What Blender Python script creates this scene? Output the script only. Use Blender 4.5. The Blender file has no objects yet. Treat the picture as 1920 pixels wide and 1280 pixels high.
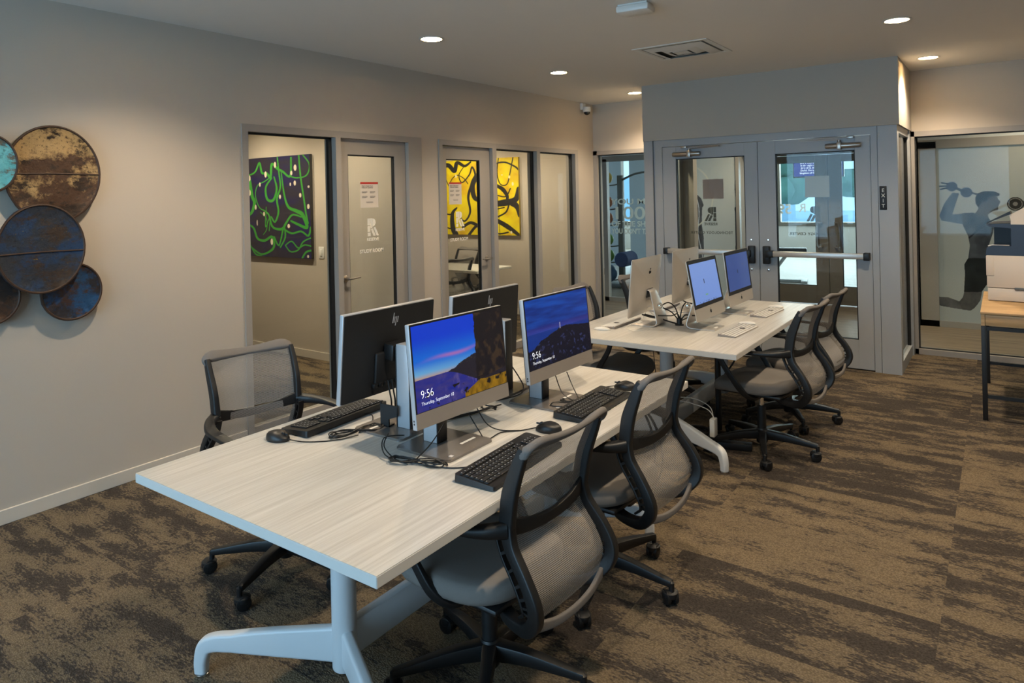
import bpy, bmesh, math, random
import numpy as np
from mathutils import Vector, Matrix
random.seed(4)
C = bpy.context.scene.collection
PI = math.pi

# ------------------------------------------------------------------ camera, world, window light, exposure
cam_d = bpy.data.cameras.new('camera'); cam = bpy.data.objects.new('camera', cam_d); C.objects.link(cam)
_y, _r = math.radians(35.349), math.radians(-1.295)
_F = Vector((-math.sin(_y), math.cos(_y), 0)); _R = Vector((math.cos(_y), math.sin(_y), 0)); _U = Vector((0, 0, 1))
_R2 = _R*math.cos(_r)+_U*math.sin(_r); _U2 = -_R*math.sin(_r)+_U*math.cos(_r)
cam.matrix_world = Matrix(((_R2.x, _U2.x, -_F.x, 4.218), (_R2.y, _U2.y, -_F.y, 0), (_R2.z, _U2.z, -_F.z, 1.633), (0, 0, 0, 1)))
cam_d.sensor_width = 36; cam_d.lens = 36*1295.99/1920; cam_d.shift_y = -274.73/1920; cam_d.clip_start = .02
S = bpy.context.scene; S.camera = cam
S.view_settings.view_transform = 'Standard'; S.view_settings.look = 'None'
S.view_settings.gamma = 1; S.view_settings.use_curve_mapping = False
S.view_settings.exposure = 0.12

def lin(c):
    c = c/255.
    return c/12.92 if c <= .04045 else ((c+.055)/1.055)**2.4
def rgb(r, g, b, a=1): return (lin(r), lin(g), lin(b), a)

W = bpy.data.worlds.new('world'); S.world = W; W.use_nodes = True
W.node_tree.nodes['Background'].inputs[0].default_value = (.42, .68, 1, 1)
W.node_tree.nodes['Background'].inputs[1].default_value = 2.2
def area(name, loc, rot, sx, sy, e, col):
    l = bpy.data.lights.new(name, 'AREA'); l.shape = 'RECTANGLE'; l.size = sx; l.size_y = sy; l.energy = e; l.color = col
    o = bpy.data.objects.new(name, l); C.objects.link(o); o.location = loc; o.rotation_euler = rot
    return o
area('daylight_front_window', (2.3, -2.75, 1.5), (PI/2, 0, 0), 4.1, 1.9, 135, (.45, .72, 1))       # just outside the street window behind the camera
area('daylight_gym_window', (1.0, 18.9, 1.6), (-PI/2, 0, 0), 12, 2.2, 900, (.82, .91, 1))          # outside the gym's far windows

# ------------------------------------------------------------------ materials
def newmat(name):
    m = bpy.data.materials.new(name); m.use_nodes = True
    n = m.node_tree.nodes; l = m.node_tree.links
    return m, n, l, n['Principled BSDF']
def mat(name, col, rough=.5, metal=0, spec=.5, bump=0, bscale=200, var=0, vscale=8, emit=None, es=1):
    m, n, l, b = newmat(name)
    b.inputs['Base Color'].default_value = col; b.inputs['Roughness'].default_value = rough
    b.inputs['Metallic'].default_value = metal; b.inputs['Specular IOR Level'].default_value = spec
    tc = n.new('ShaderNodeTexCoord')
    if var:
        ns = n.new('ShaderNodeTexNoise'); ns.inputs['Scale'].default_value = vscale; ns.inputs['Detail'].default_value = 3
        l.new(tc.outputs['Object'], ns.inputs['Vector'])
        mx = n.new('ShaderNodeMix'); mx.data_type = 'RGBA'; l.new(ns.outputs[0], mx.inputs[0])
        mx.inputs[6].default_value = tuple(max(0, c*(1-var)) for c in col[:3])+(1,)
        mx.inputs[7].default_value = tuple(min(1, c*(1+var)) for c in col[:3])+(1,)
        l.new(mx.outputs[2], b.inputs['Base Color'])
    if bump:
        nb = n.new('ShaderNodeTexNoise'); nb.inputs['Scale'].default_value = bscale
        l.new(tc.outputs['Object'], nb.inputs['Vector'])
        bp = n.new('ShaderNodeBump'); bp.inputs['Strength'].default_value = bump; bp.inputs['Distance'].default_value = .002
        l.new(nb.outputs[0], bp.inputs['Height']); l.new(bp.outputs[0], b.inputs['Normal'])
    if emit:
        b.inputs['Emission Color'].default_value = emit; b.inputs['Emission Strength'].default_value = es
    return m
M = {}
M['wall'] = mat('wall_paint', rgb(184, 175, 163), .75, bump=.15, bscale=350, var=.015, vscale=2)
M['bulk'] = mat('bulkhead_paint', rgb(176, 170, 160), .8, bump=.15, bscale=350, var=.015)
M['ceil'] = mat('ceiling_paint', rgb(226, 222, 216), .85, bump=.1, bscale=300, var=.01)
M['trim'] = mat('baseboard_paint', rgb(200, 192, 180), .45, var=.02)
M['frame'] = mat('painted_metal_frame', rgb(156, 150, 143), .42, bump=.05, var=.02, vscale=3)
M['doorf'] = mat('door_metal_grey', rgb(160, 163, 166), .4, bump=.05, var=.02, vscale=3)
M['doorl'] = mat('gym_door_paint', rgb(120, 114, 104), .5, var=.02)
M['gasket'] = mat('black_gasket', rgb(20, 20, 20), .6, var=.1)
M['black'] = mat('black_plastic', rgb(20, 20, 21), .42, bump=.15, bscale=900, var=.1)
M['black2'] = mat('soft_black_plastic', rgb(24, 24, 25), .5, bump=.2, bscale=700, var=.1)
M['key'] = mat('keycap_black', rgb(26, 26, 28), .45, var=.1)
M['legend'] = mat('key_legend', rgb(190, 190, 190), .6, var=.05)
M['cable'] = mat('black_cable', rgb(16, 16, 17), .45, var=.1)
M['wcable'] = mat('white_cable', rgb(215, 212, 205), .4, var=.03)
M['silver'] = mat('silver_plastic', rgb(182, 184, 188), .38, metal=.2, var=.02)
M['taupe'] = mat('warm_grey_chin', rgb(150, 143, 137), .4, metal=.35, bump=.1, bscale=1500, var=.02)
M['darkbase'] = mat('dark_anodised_metal', rgb(128, 122, 118), .25, metal=.45, bump=.03, bscale=900, var=.03)
M['alu'] = mat('brushed_aluminium', rgb(196, 190, 182), .3, metal=.55, bump=.04, bscale=800, var=.015)
M['chrome'] = mat('chrome', rgb(225, 225, 225), .08, metal=1, var=.02)
M['nickel'] = mat('satin_nickel', rgb(168, 162, 155), .3, metal=.9, var=.03)
M['crash'] = mat('crash_bar_aluminium', rgb(196, 192, 186), .35, metal=.6, var=.02)
M['tleg'] = mat('white_powder_coat', rgb(205, 208, 210), .35, bump=.05, bscale=600, var=.01)
M['edge'] = mat('tabletop_edge_band', rgb(205, 203, 198), .35, var=.01)
M['white'] = mat('white_plastic', rgb(222, 220, 214), .35, var=.02)
M['cream'] = mat('printer_cream', rgb(205, 194, 180), .45, var=.015)
M['navy'] = mat('printer_navy', rgb(34, 38, 52), .4, var=.06)
M['navyd'] = mat('printer_dark_recess', rgb(14, 15, 20), .5, var=.06)
M['steel'] = mat('black_steel_frame', rgb(22, 21, 20), .5, var=.1)
M['paper'] = mat('paper_notice', rgb(206, 198, 188), .7, var=.02)
M['paperp'] = mat('paper_back_pinkish', rgb(196, 178, 170), .7, var=.02)
M['ink'] = mat('dark_ink', rgb(60, 58, 56), .6, var=.05)
M['red'] = mat('red_ink', rgb(176, 40, 34), .6, var=.05)
M['decal'] = mat('white_vinyl_decal', rgb(228, 224, 214), .6, var=.02)
M['decald'] = mat('vinyl_decal_back', rgb(96, 94, 84), .6, var=.03)
M['sign'] = mat('black_sign', rgb(24, 24, 28), .5, var=.05)
M['signtxt'] = mat('sign_lettering', rgb(226, 226, 222), .5, var=.02)
M['applek'] = mat('black_logo', rgb(22, 22, 24), .15, var=.05)
M['fabric'] = mat('seat_fabric', rgb(118, 112, 106), .85, bump=.6, bscale=1200, var=.08, vscale=400)
M['gymfloor_wall'] = mat('gym_wall_paint', rgb(208, 212, 214), .8, var=.02)
M['gympart'] = mat('gym_partition_paint', rgb(168, 168, 164), .8, var=.03)
M['gymlow'] = mat('gym_low_wall', rgb(226, 226, 224), .8, var=.02)
M['rubber_blue'] = mat('blue_foam', rgb(34, 62, 110), .7, var=.1)
M['ball_y'] = mat('yellow_rubber', rgb(176, 150, 44), .5, var=.1)
M['ball_o'] = mat('orange_rubber', rgb(160, 88, 44), .5, var=.1)
M['ball_g'] = mat('green_rubber', rgb(96, 150, 54), .5, var=.1)
M['ball_b'] = mat('blue_rubber', rgb(48, 92, 128), .5, var=.1)
M['gymsteel'] = mat('gym_steel', rgb(96, 96, 92), .45, metal=.3, var=.05)
M['gymgrey'] = mat('gym_grey_panel', rgb(128, 132, 134), .6, var=.04)
M['bench'] = mat('gym_vinyl', rgb(60, 66, 74), .5, var=.1)
M['concrete'] = mat('street_concrete', rgb(190, 214, 226), .9, var=.06)
M['leaf'] = mat('tree_foliage', rgb(104, 146, 128), .9, bump=.5, bscale=3, var=.35, vscale=3)
M['bark'] = mat('tree_bark', rgb(90, 84, 76), .9, var=.2)
M['car'] = mat('street_car_paint', rgb(66, 150, 190), .3, var=.05)

def glass(name, tint, refl):
    m, n, l, b = newmat(name); n.remove(b)
    out = n['Material Output']
    t = n.new('ShaderNodeBsdfTransparent'); t.inputs[0].default_value = tint
    g = n.new('ShaderNodeBsdfGlossy'); g.inputs['Roughness'].default_value = .0
    f = n.new('ShaderNodeFresnel'); geo = n.new('ShaderNodeNewGeometry'); ior = n.new('ShaderNodeMix'); l.new(geo.outputs['Backfacing'], ior.inputs[0]); ior.inputs[2].default_value = refl; ior.inputs[3].default_value = 1/refl; l.new(ior.outputs[0], f.inputs[0])
    x = n.new('ShaderNodeMixShader'); l.new(f.outputs[0], x.inputs[0]); l.new(t.outputs[0], x.inputs[1]); l.new(g.outputs[0], x.inputs[2])
    l.new(x.outputs[0], out.inputs[0]); return m
M['glass'] = glass('clear_glass', (.93, .96, .95, 1), 1.21)
M['glassd'] = glass('door_glass', (.88, .91, .90, 1), 1.3)

def carpet():
    m, n, l, b = newmat('carpet_tiles'); b.inputs['Roughness'].default_value = .97; b.inputs['Specular IOR Level'].default_value = .1
    tc = n.new('ShaderNodeTexCoord')
    def nd(t, **k):
        x = n.new(t)
        for a, v in k.items(): setattr(x, a, v)
        return x
    def math_(op, a, b_=None, c=None):
        x = nd('ShaderNodeMath', operation=op)
        for i, v in enumerate((a, b_, c)):
            if v is None: continue
            if isinstance(v, (int, float)): x.inputs[i].default_value = v
            else: l.new(v, x.inputs[i])
        return x.outputs[0]
    sp = nd('ShaderNodeSeparateXYZ'); l.new(tc.outputs['Object'], sp.inputs[0])
    tx = math_('FLOOR', math_('DIVIDE', sp.outputs[0], 1.0)); ty = math_('FLOOR', math_('DIVIDE', sp.outputs[1], .5))
    cell = nd('ShaderNodeCombineXYZ'); l.new(tx, cell.inputs[0]); l.new(ty, cell.inputs[1])
    wn = nd('ShaderNodeTexWhiteNoise', noise_dimensions='2D'); l.new(cell.outputs[0], wn.inputs['Vector'])
    off = nd('ShaderNodeVectorMath', operation='MULTIPLY_ADD')
    l.new(wn.outputs['Color'], off.inputs[0]); off.inputs[1].default_value = (3.2, 2.9, 0); l.new(tc.outputs['Object'], off.inputs[2])
    mp = nd('ShaderNodeMapping'); l.new(off.outputs[0], mp.inputs[0]); mp.inputs['Scale'].default_value = (2.9, 8.5, 1)
    big = nd('ShaderNodeTexNoise'); l.new(mp.outputs[0], big.inputs['Vector']); big.inputs['Scale'].default_value = 1; big.inputs['Detail'].default_value = 5; big.inputs['Roughness'].default_value = .66
    mp2 = nd('ShaderNodeMapping'); l.new(tc.outputs['Object'], mp2.inputs[0]); mp2.inputs['Scale'].default_value = (45, 120, 1)
    fine = nd('ShaderNodeTexNoise'); l.new(mp2.outputs[0], fine.inputs['Vector']); fine.inputs['Scale'].default_value = 1; fine.inputs['Detail'].default_value = 2
    f = math_('ADD', big.outputs[0], math_('MULTIPLY', math_('SUBTRACT', fine.outputs[0], .5), .42))
    f = math_('ADD', f, math_('MULTIPLY', math_('SUBTRACT', wn.outputs['Value'], .5), .16))
    cr = nd('ShaderNodeValToRGB'); l.new(f, cr.inputs[0])
    e = cr.color_ramp.elements
    e[0].position = .38; e[0].color = rgb(70, 63, 57); e[1].position = .62; e[1].color = rgb(122, 107, 86)
    x = e.new(.472); x.color = rgb(78, 70, 63); x = e.new(.492); x.color = rgb(110, 97, 80)
    sp2 = nd('ShaderNodeMapping'); l.new(tc.outputs['Object'], sp2.inputs[0]); sp2.inputs['Scale'].default_value = (130, 190, 1)
    sp2.inputs['Rotation'].default_value = (0, 0, .0)
    vor = nd('ShaderNodeTexVoronoi'); l.new(sp2.outputs[0], vor.inputs['Vector']); vor.inputs['Scale'].default_value = 1
    mr = nd('ShaderNodeMapRange'); l.new(vor.outputs['Distance'], mr.inputs[0]); mr.inputs[1].default_value = 0; mr.inputs[2].default_value = .8
    mr.inputs[3].default_value = 1.28; mr.inputs[4].default_value = .62
    mx = nd('ShaderNodeMix', data_type='RGBA', blend_type='MULTIPLY'); mx.inputs[0].default_value = 1
    l.new(cr.outputs[0], mx.inputs[6]); l.new(mr.outputs[0], mx.inputs[7]); l.new(mx.outputs[2], b.inputs['Base Color'])
    bp = nd('ShaderNodeBump'); bp.inputs['Strength'].default_value = .7; bp.inputs['Distance'].default_value = .004
    l.new(mr.outputs[0], bp.inputs['Height']); l.new(bp.outputs[0], b.inputs['Normal'])
    return m
M['carpet'] = carpet()

def grain(name, c1, c2, rough, scale, axis=1, spec=.5, dist=.02):
    m, n, l, b = newmat(name); b.inputs['Roughness'].default_value = rough; b.inputs['Specular IOR Level'].default_value = spec
    tc = n.new('ShaderNodeTexCoord'); mp = n.new('ShaderNodeMapping'); l.new(tc.outputs['Object'], mp.inputs[0])
    mp.inputs['Scale'].default_value = (scale, scale*dist, scale) if axis == 1 else (scale*dist, scale, scale)
    ns = n.new('ShaderNodeTexNoise'); ns.inputs['Scale'].default_value = 1; ns.inputs['Detail'].default_value = 5; ns.inputs['Roughness'].default_value = .7
    l.new(mp.outputs[0], ns.inputs['Vector'])
    cr = n.new('ShaderNodeValToRGB'); l.new(ns.outputs[0], cr.inputs[0]); e = cr.color_ramp.elements
    e[0].position = .32; e[0].color = c1; e[1].position = .68; e[1].color = c2
    l.new(cr.outputs[0], b.inputs['Base Color']); return m
M['top'] = grain('pale_woodgrain_laminate', rgb(178, 175, 169), rgb(206, 204, 199), .32, 90)
M['oak'] = grain('oak_laminate', rgb(158, 124, 82), rgb(196, 162, 114), .5, 60, axis=0)
M['woodfloor'] = grain('grey_wood_planks', rgb(104, 92, 80), rgb(150, 134, 116), .5, 22, axis=0, dist=.05, spec=.3)
M['gymfloor'] = grain('gym_floor', rgb(186, 176, 164), rgb(214, 206, 196), .45, 9, axis=0, dist=.15)

def meshfab():
    m, n, l, b = newmat('chair_mesh_fabric'); b.inputs['Roughness'].default_value = .75
    b.inputs['Base Color'].default_value = rgb(158, 152, 146)
    uv = n.new('ShaderNodeUVMap'); uv.uv_map = 'UVMap'
    mp = n.new('ShaderNodeMapping'); l.new(uv.outputs[0], mp.inputs[0]); mp.inputs['Scale'].default_value = (1, 1, 1)
    wv = n.new('ShaderNodeTexWave'); wv.wave_type = 'BANDS'; wv.bands_direction = 'Y'; wv.inputs['Scale'].default_value = 62
    l.new(mp.outputs[0], wv.inputs['Vector'])
    w2 = n.new('ShaderNodeTexWave'); w2.bands_direction = 'X'; w2.inputs['Scale'].default_value = 95; l.new(mp.outputs[0], w2.inputs['Vector'])
    mx = n.new('ShaderNodeMath'); mx.operation = 'MULTIPLY_ADD'; l.new(w2.outputs['Fac'], mx.inputs[0]); mx.inputs[1].default_value = .45; l.new(wv.outputs['Fac'], mx.inputs[2])
    mr = n.new('ShaderNodeMapRange'); l.new(mx.outputs[0], mr.inputs[0]); mr.inputs[1].default_value = .45; mr.inputs[2].default_value = .95
    mr.inputs[3].default_value = .22; mr.inputs[4].default_value = .9
    l.new(mr.outputs[0], b.inputs['Alpha']); return m
M['mesh'] = meshfab()
M['meshrim'] = mat('mesh_wrapped_rim', rgb(112, 107, 103), .8, bump=.9, bscale=700, var=.12, vscale=300)

def rust(name, base, spots, dark, seed, yellow=None, tilt=0):
    m, n, l, b = newmat(name); b.inputs['Roughness'].default_value = .45; b.inputs['Metallic'].default_value = .15
    tc = n.new('ShaderNodeTexCoord'); mp = n.new('ShaderNodeMapping'); l.new(tc.outputs['Object'], mp.inputs[0]); mp.inputs['Location'].default_value = (seed, seed*1.7, seed*.3)
    def N(s, d, r, stretch=None):
        x = n.new('ShaderNodeTexNoise'); x.inputs['Scale'].default_value = s; x.inputs['Detail'].default_value = d; x.inputs['Roughness'].default_value = r
        if stretch:
            q = n.new('ShaderNodeMapping'); q.inputs['Scale'].default_value = stretch; l.new(mp.outputs[0], q.inputs[0]); l.new(q.outputs[0], x.inputs['Vector'])
        else: l.new(mp.outputs[0], x.inputs['Vector'])
        return x.outputs[0]
    def ramp(f, a, b2):
        r = n.new('ShaderNodeMapRange'); l.new(f, r.inputs[0]); r.inputs[1].default_value = a; r.inputs[2].default_value = b2; return r.outputs[0]
    def mix(f, a, b2):
        x = n.new('ShaderNodeMix'); x.data_type = 'RGBA'; l.new(f, x.inputs[0])
        for i, v in ((6, a), (7, b2)):
            if isinstance(v, tuple): x.inputs[i].default_value = v
            else: l.new(v, x.inputs[i])
        return x.outputs[2]
    sz = n.new('ShaderNodeSeparateXYZ'); l.new(tc.outputs['Object'], sz.inputs[0])
    ad = n.new('ShaderNodeMath'); ad.operation = 'MULTIPLY_ADD'; l.new(sz.outputs[2], ad.inputs[0]); ad.inputs[1].default_value = tilt; l.new(N(4.5, 10, .72), ad.inputs[2])
    c = mix(ramp(ad.outputs[0], .47, .56), base, spots)
    c = mix(ramp(N(7, 9, .78, (1, 1, 1.8)), .5, .57), c, dark)
    c = mix(ramp(N(60, 3, .6), .56, .72), c, tuple(v*.55 for v in base[:3])+(1,))
    if yellow: c = mix(ramp(N(14, 6, .8, (1, 1, 3)), .66, .68), c, yellow)
    l.new(c, b.inputs['Base Color'])
    bp = n.new('ShaderNodeBump'); bp.inputs['Strength'].default_value = .6; bp.inputs['Distance'].default_value = .01
    l.new(N(18, 6, .7), bp.inputs['Height']); l.new(bp.outputs[0], b.inputs['Normal']); return m
M['rust1'] = rust('rusted_cream_metal', rgb(74, 50, 34), rgb(172, 142, 96), rgb(44, 32, 24), 3.3, tilt=.45)
M['rust2'] = rust('rusted_navy_metal', rgb(46, 50, 58), rgb(34, 58, 88), rgb(60, 46, 36), 7.1, rgb(190, 150, 40))
M['rust3'] = rust('rusted_blue_metal', rgb(34, 74, 112), rgb(46, 42, 44), rgb(66, 44, 34), 12.4)
M['rust4'] = rust('rusted_teal_metal', rgb(88, 170, 182), rgb(106, 186, 196), rgb(96, 92, 80), 21.5)
M['rust5'] = rust('rusted_brown_metal', rgb(60, 46, 38), rgb(44, 40, 40), rgb(80, 56, 40), 30.2)
M['rim'] = mat('rusted_rim', rgb(66, 46, 34), .6, metal=.2, bump=.8, bscale=60, var=.3, vscale=20)

def vcol(name, emit=0, rough=.5, trans=0):
    m, n, l, b = newmat(name); a = n.new('ShaderNodeAttribute'); a.attribute_name = 'Col'
    b.inputs['Roughness'].default_value = rough
    if emit:
        b.inputs['Base Color'].default_value = (.004, .004, .005, 1)
        l.new(a.outputs['Color'], b.inputs['Emission Color']); b.inputs['Emission Strength'].default_value = emit
    elif trans:
        n.remove(b); d = n.new('ShaderNodeBsdfDiffuse'); t = n.new('ShaderNodeBsdfTranslucent'); x = n.new('ShaderNodeMixShader'); x.inputs[0].default_value = trans
        g = n.new('ShaderNodeBsdfGlossy'); g.inputs['Roughness'].default_value = .02; f = n.new('ShaderNodeFresnel'); f.inputs[0].default_value = 1.08
        y = n.new('ShaderNodeMixShader')
        l.new(a.outputs['Color'], d.inputs[0]); l.new(a.outputs['Color'], t.inputs[0]); l.new(d.outputs[0], x.inputs[1]); l.new(t.outputs[0], x.inputs[2])
        l.new(f.outputs[0], y.inputs[0]); l.new(x.outputs[0], y.inputs[1]); l.new(g.outputs[0], y.inputs[2]); l.new(y.outputs[0], n['Material Output'].inputs[0])
    else: l.new(a.outputs['Color'], b.inputs['Base Color'])
    return m
M['screen'] = vcol('lit_screen', .76, .25)
M['canvas'] = vcol('painted_canvas', 0, .5)
def transl(name, col, f=.5):
    m, n, l, b = newmat(name); n.remove(b); d = n.new('ShaderNodeBsdfDiffuse'); t = n.new('ShaderNodeBsdfTranslucent'); x = n.new('ShaderNodeMixShader'); x.inputs[0].default_value = f
    ns = n.new('ShaderNodeTexNoise'); ns.inputs['Scale'].default_value = 30; mr = n.new('ShaderNodeMapRange'); l.new(ns.outputs[0], mr.inputs[0]); mr.inputs[3].default_value = .96; mr.inputs[4].default_value = 1.03
    v = n.new('ShaderNodeVectorMath'); v.operation = 'SCALE'; v.inputs[0].default_value = col[:3]; l.new(mr.outputs[0], v.inputs['Scale'])
    l.new(v.outputs[0], d.inputs[0]); l.new(v.outputs[0], t.inputs[0]); l.new(d.outputs[0], x.inputs[1]); l.new(t.outputs[0], x.inputs[2]); l.new(x.outputs[0], n['Material Output'].inputs[0]); return m
M['paperp'] = transl('thin_paper_pinkish', rgb(214, 196, 190), .55)
M['papert'] = transl('thin_paper', rgb(222, 212, 200), .4)
M['motto'] = transl('white_vinyl_on_glass', rgb(240, 240, 234), .55)
M['film'] = vcol('printed_frosted_film', 0, .5, .30)
def emitm(name, col, s):
    m, n, l, b = newmat(name); b.inputs['Base Color'].default_value = col; b.inputs['Emission Color'].default_value = col; b.inputs['Emission Strength'].default_value = s; return m
M['lamp'] = emitm('lamp_lens', (1, .86, .62, 1), 14)
M['scrtxt'] = emitm('screen_lettering', (.85, .9, 1, 1), .78)
M['tvtxt'] = emitm('tv_lettering', (.8, .85, 1, 1), .9)
M['tvbg'] = emitm('tv_background', rgb(40, 40, 150), .7)

# ------------------------------------------------------------------ geometry helpers
def finish(o, ang=35):
    me = o.data
    for p in me.polygons: p.use_smooth = True
    try: me.set_sharp_from_angle(angle=math.radians(ang))
    except Exception: pass
def obj(name, bm, m, parent=None, loc=None, ang=35):
    bmesh.ops.recalc_face_normals(bm, faces=bm.faces)
    me = bpy.data.meshes.new(name); bm.to_mesh(me); bm.free()
    me.materials.append(M[m] if isinstance(m, str) else m)
    o = bpy.data.objects.new(name, me); C.objects.link(o)
    if parent is not None: o.parent = parent
    if loc: o.location = loc
    finish(o, ang); return o
def tag(o, label, cat, group=None):
    o['label'] = label; o['category'] = cat
    if group: o['group'] = group
    return o
def thing(name, label, cat, loc=(0, 0, 0), rz=0, group=None):
    o = bpy.data.objects.new(name, None); C.objects.link(o); o.location = loc; o.rotation_euler = (0, 0, rz)
    o.empty_display_size = .05
    return tag(o, label, cat, group)
def struct(name, bm, m, parent=None, ang=35):
    o = obj(name, bm, m, parent, ang=ang)
    if parent is None: o['kind'] = 'structure'
    return o
def sthing(name):
    o = bpy.data.objects.new(name, None); C.objects.link(o); o['kind'] = 'structure'; o.empty_display_size = .05; return o
def dup(root, loc=None, rz=None, label=None, cat=None, group=None):
    r = root.copy(); C.objects.link(r)
    if loc: r.location = loc
    if rz is not None: r.rotation_euler = (0, 0, rz)
    if label: r['label'] = label
    if group: r['group'] = group
    for ch in list(root.children):
        c = ch.copy(); C.objects.link(c); c.parent = r
        for g in list(ch.children):
            d = g.copy(); C.objects.link(d); d.parent = c
    return r
def NB(): return bmesh.new()
def box(bm, lo, hi, bev=0, seg=2, M4=None):
    r = bmesh.ops.create_cube(bm, size=1); vs = r['verts']
    s = [hi[i]-lo[i] for i in range(3)]; c = [(hi[i]+lo[i])/2 for i in range(3)]
    for v in vs: v.co = Vector((v.co.x*s[0]+c[0], v.co.y*s[1]+c[1], v.co.z*s[2]+c[2]))
    if bev:
        es = list({e for v in vs for e in v.link_edges})
        rr = bmesh.ops.bevel(bm, geom=es, offset=min(bev, min(s)*.49), segments=seg, affect='EDGES', profile=.5)
        vs = list({v for f in rr['faces'] for v in f.verts} | {v for v in vs if v.is_valid})
    if M4 is not None: bmesh.ops.transform(bm, matrix=M4, verts=vs)
    return vs
def B(lo, hi, bev=0, seg=2):
    bm = NB(); box(bm, lo, hi, bev, seg); return bm
def frames(pts, up=Vector((0, 0, 1))):
    out = []; n = len(pts)
    for i in range(n):
        t = (pts[min(i+1, n-1)]-pts[max(i-1, 0)]).normalized()
        s = t.cross(up)
        if s.length < 1e-3: s = t.cross(Vector((0, 1, 0)))
        s.normalize(); out.append((t, s, s.cross(t).normalized()))
    return out
def catmull(pts, k=6):
    P = [Vector(p) for p in pts]; out = []; n = len(P)
    for i in range(n-1):
        a, b, c, d = P[max(i-1, 0)], P[i], P[i+1], P[min(i+2, n-1)]
        for j in range(k):
            t = j/k
            out.append(.5*((2*b)+(c-a)*t+(2*a-5*b+4*c-d)*t*t+(3*b-a-3*c+d)*t**3))
    out.append(P[-1]); return out
def lerpl(L, t):
    x = t*(len(L)-1); i = min(int(x), len(L)-2); f = x-i
    if isinstance(L[0], (tuple, list)): return tuple(a+(b-a)*f for a, b in zip(L[i], L[i+1]))
    return L[i]+(L[i+1]-L[i])*f
def tube(bm, pts, r, n=8, k=5, smooth=True, cap=True):
    P = catmull(pts, k) if smooth and len(pts) > 2 else [Vector(p) for p in pts]
    rl = r if isinstance(r, (list, tuple)) else [r, r]
    # parallel transport
    t0 = (P[1]-P[0]).normalized(); s = t0.orthogonal().normalized(); rings = []
    for i, p in enumerate(P):
        t = (P[min(i+1, len(P)-1)]-P[max(i-1, 0)]).normalized()
        s = (s-t*s.dot(t)).normalized(); u = t.cross(s)
        rr = lerpl(rl, i/(len(P)-1))
        rings.append([bm.verts.new(p+(s*math.cos(2*PI*j/n)+u*math.sin(2*PI*j/n))*rr) for j in range(n)])
    for a, b in zip(rings, rings[1:]):
        for j in range(n): bm.faces.new((a[j], a[(j+1) % n], b[(j+1) % n], b[j]))
    if cap: bm.faces.new(rings[0][::-1]); bm.faces.new(rings[-1])
    return rings
def sweep(bm, pts, sect, up=(1, 0, 0), k=5, rnd=.35, smooth=True, n=3):
    """rounded-rectangle section; sect = list of (size along 'up'-ish axis, size along the other) along the path"""
    P = catmull(pts, k) if smooth and len(pts) > 2 else [Vector(p) for p in pts]; up = Vector(up); rings = []
    for i, p in enumerate(P):
        t = (P[min(i+1, len(P)-1)]-P[max(i-1, 0)]).normalized()
        a = (up-t*up.dot(t)).normalized(); b = t.cross(a)
        w, h = lerpl(sect, i/(len(P)-1)); w /= 2; h /= 2; r = rnd*min(w, h)*2*.5
        ring = []
        for sx, sy, a0 in ((1, 1, 0), (-1, 1, 90), (-1, -1, 180), (1, -1, 270)):
            for j in range(n):
                an = math.radians(a0+90*j/(n-1))
                ring.append(bm.verts.new(p+a*(sx*(w-r)+r*math.cos(an))+b*(sy*(h-r)+r*math.sin(an))))
        rings.append(ring)
    m = len(rings[0])
    for x, y in zip(rings, rings[1:]):
        for j in range(m): bm.faces.new((x[j], x[(j+1) % m], y[(j+1) % m], y[j]))
    bm.faces.new(rings[0][::-1]); bm.faces.new(rings[-1]); return rings
def lathe(bm, prof, n=24, c=(0, 0, 0), axis='z'):
    rings = []; c = Vector(c)
    for r, z in prof:
        ring = []
        for j in range(n):
            a = 2*PI*j/n; x, y = r*math.cos(a), r*math.sin(a)
            v = (x, y, z) if axis == 'z' else ((z, x, y) if axis == 'x' else (x, z, y))
            ring.append(bm.verts.new(c+Vector(v)))
        rings.append(ring)
    for a, b in zip(rings, rings[1:]):
        for j in range(n): bm.faces.new((a[j], a[(j+1) % n], b[(j+1) % n], b[j]))
    if prof[0][0] > 1e-5: bm.faces.new(rings[0])
    if prof[-1][0] > 1e-5: bm.faces.new(rings[-1])
    bmesh.ops.remove_doubles(bm, verts=[v for r in rings for v in r], dist=1e-6)
def prism(bm, pts, d0, d1, plane='xz'):
    """polygon pts extruded between d0 and d1 along the missing axis"""
    def V(a, b, d): return {'xz': (a, d, b), 'yz': (d, a, b), 'xy': (a, b, d)}[plane]
    A = [bm.verts.new(V(a, b, d0)) for a, b in pts]; Bv = [bm.verts.new(V(a, b, d1)) for a, b in pts]
    n = len(pts); bm.faces.new(A); bm.faces.new(Bv[::-1])
    for i in range(n): bm.faces.new((A[i], A[(i+1) % n], Bv[(i+1) % n], Bv[i]))
def rrect(x0, x1, y0, y1, r, n=5):
    out = []
    for cx, cy, a0 in ((x1-r, y1-r, 0), (x0+r, y1-r, 90), (x0+r, y0+r, 180), (x1-r, y0+r, 270)):
        for j in range(n+1):
            a = math.radians(a0+90*j/n); out.append((cx+r*math.cos(a), cy+r*math.sin(a)))
    return out
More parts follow.
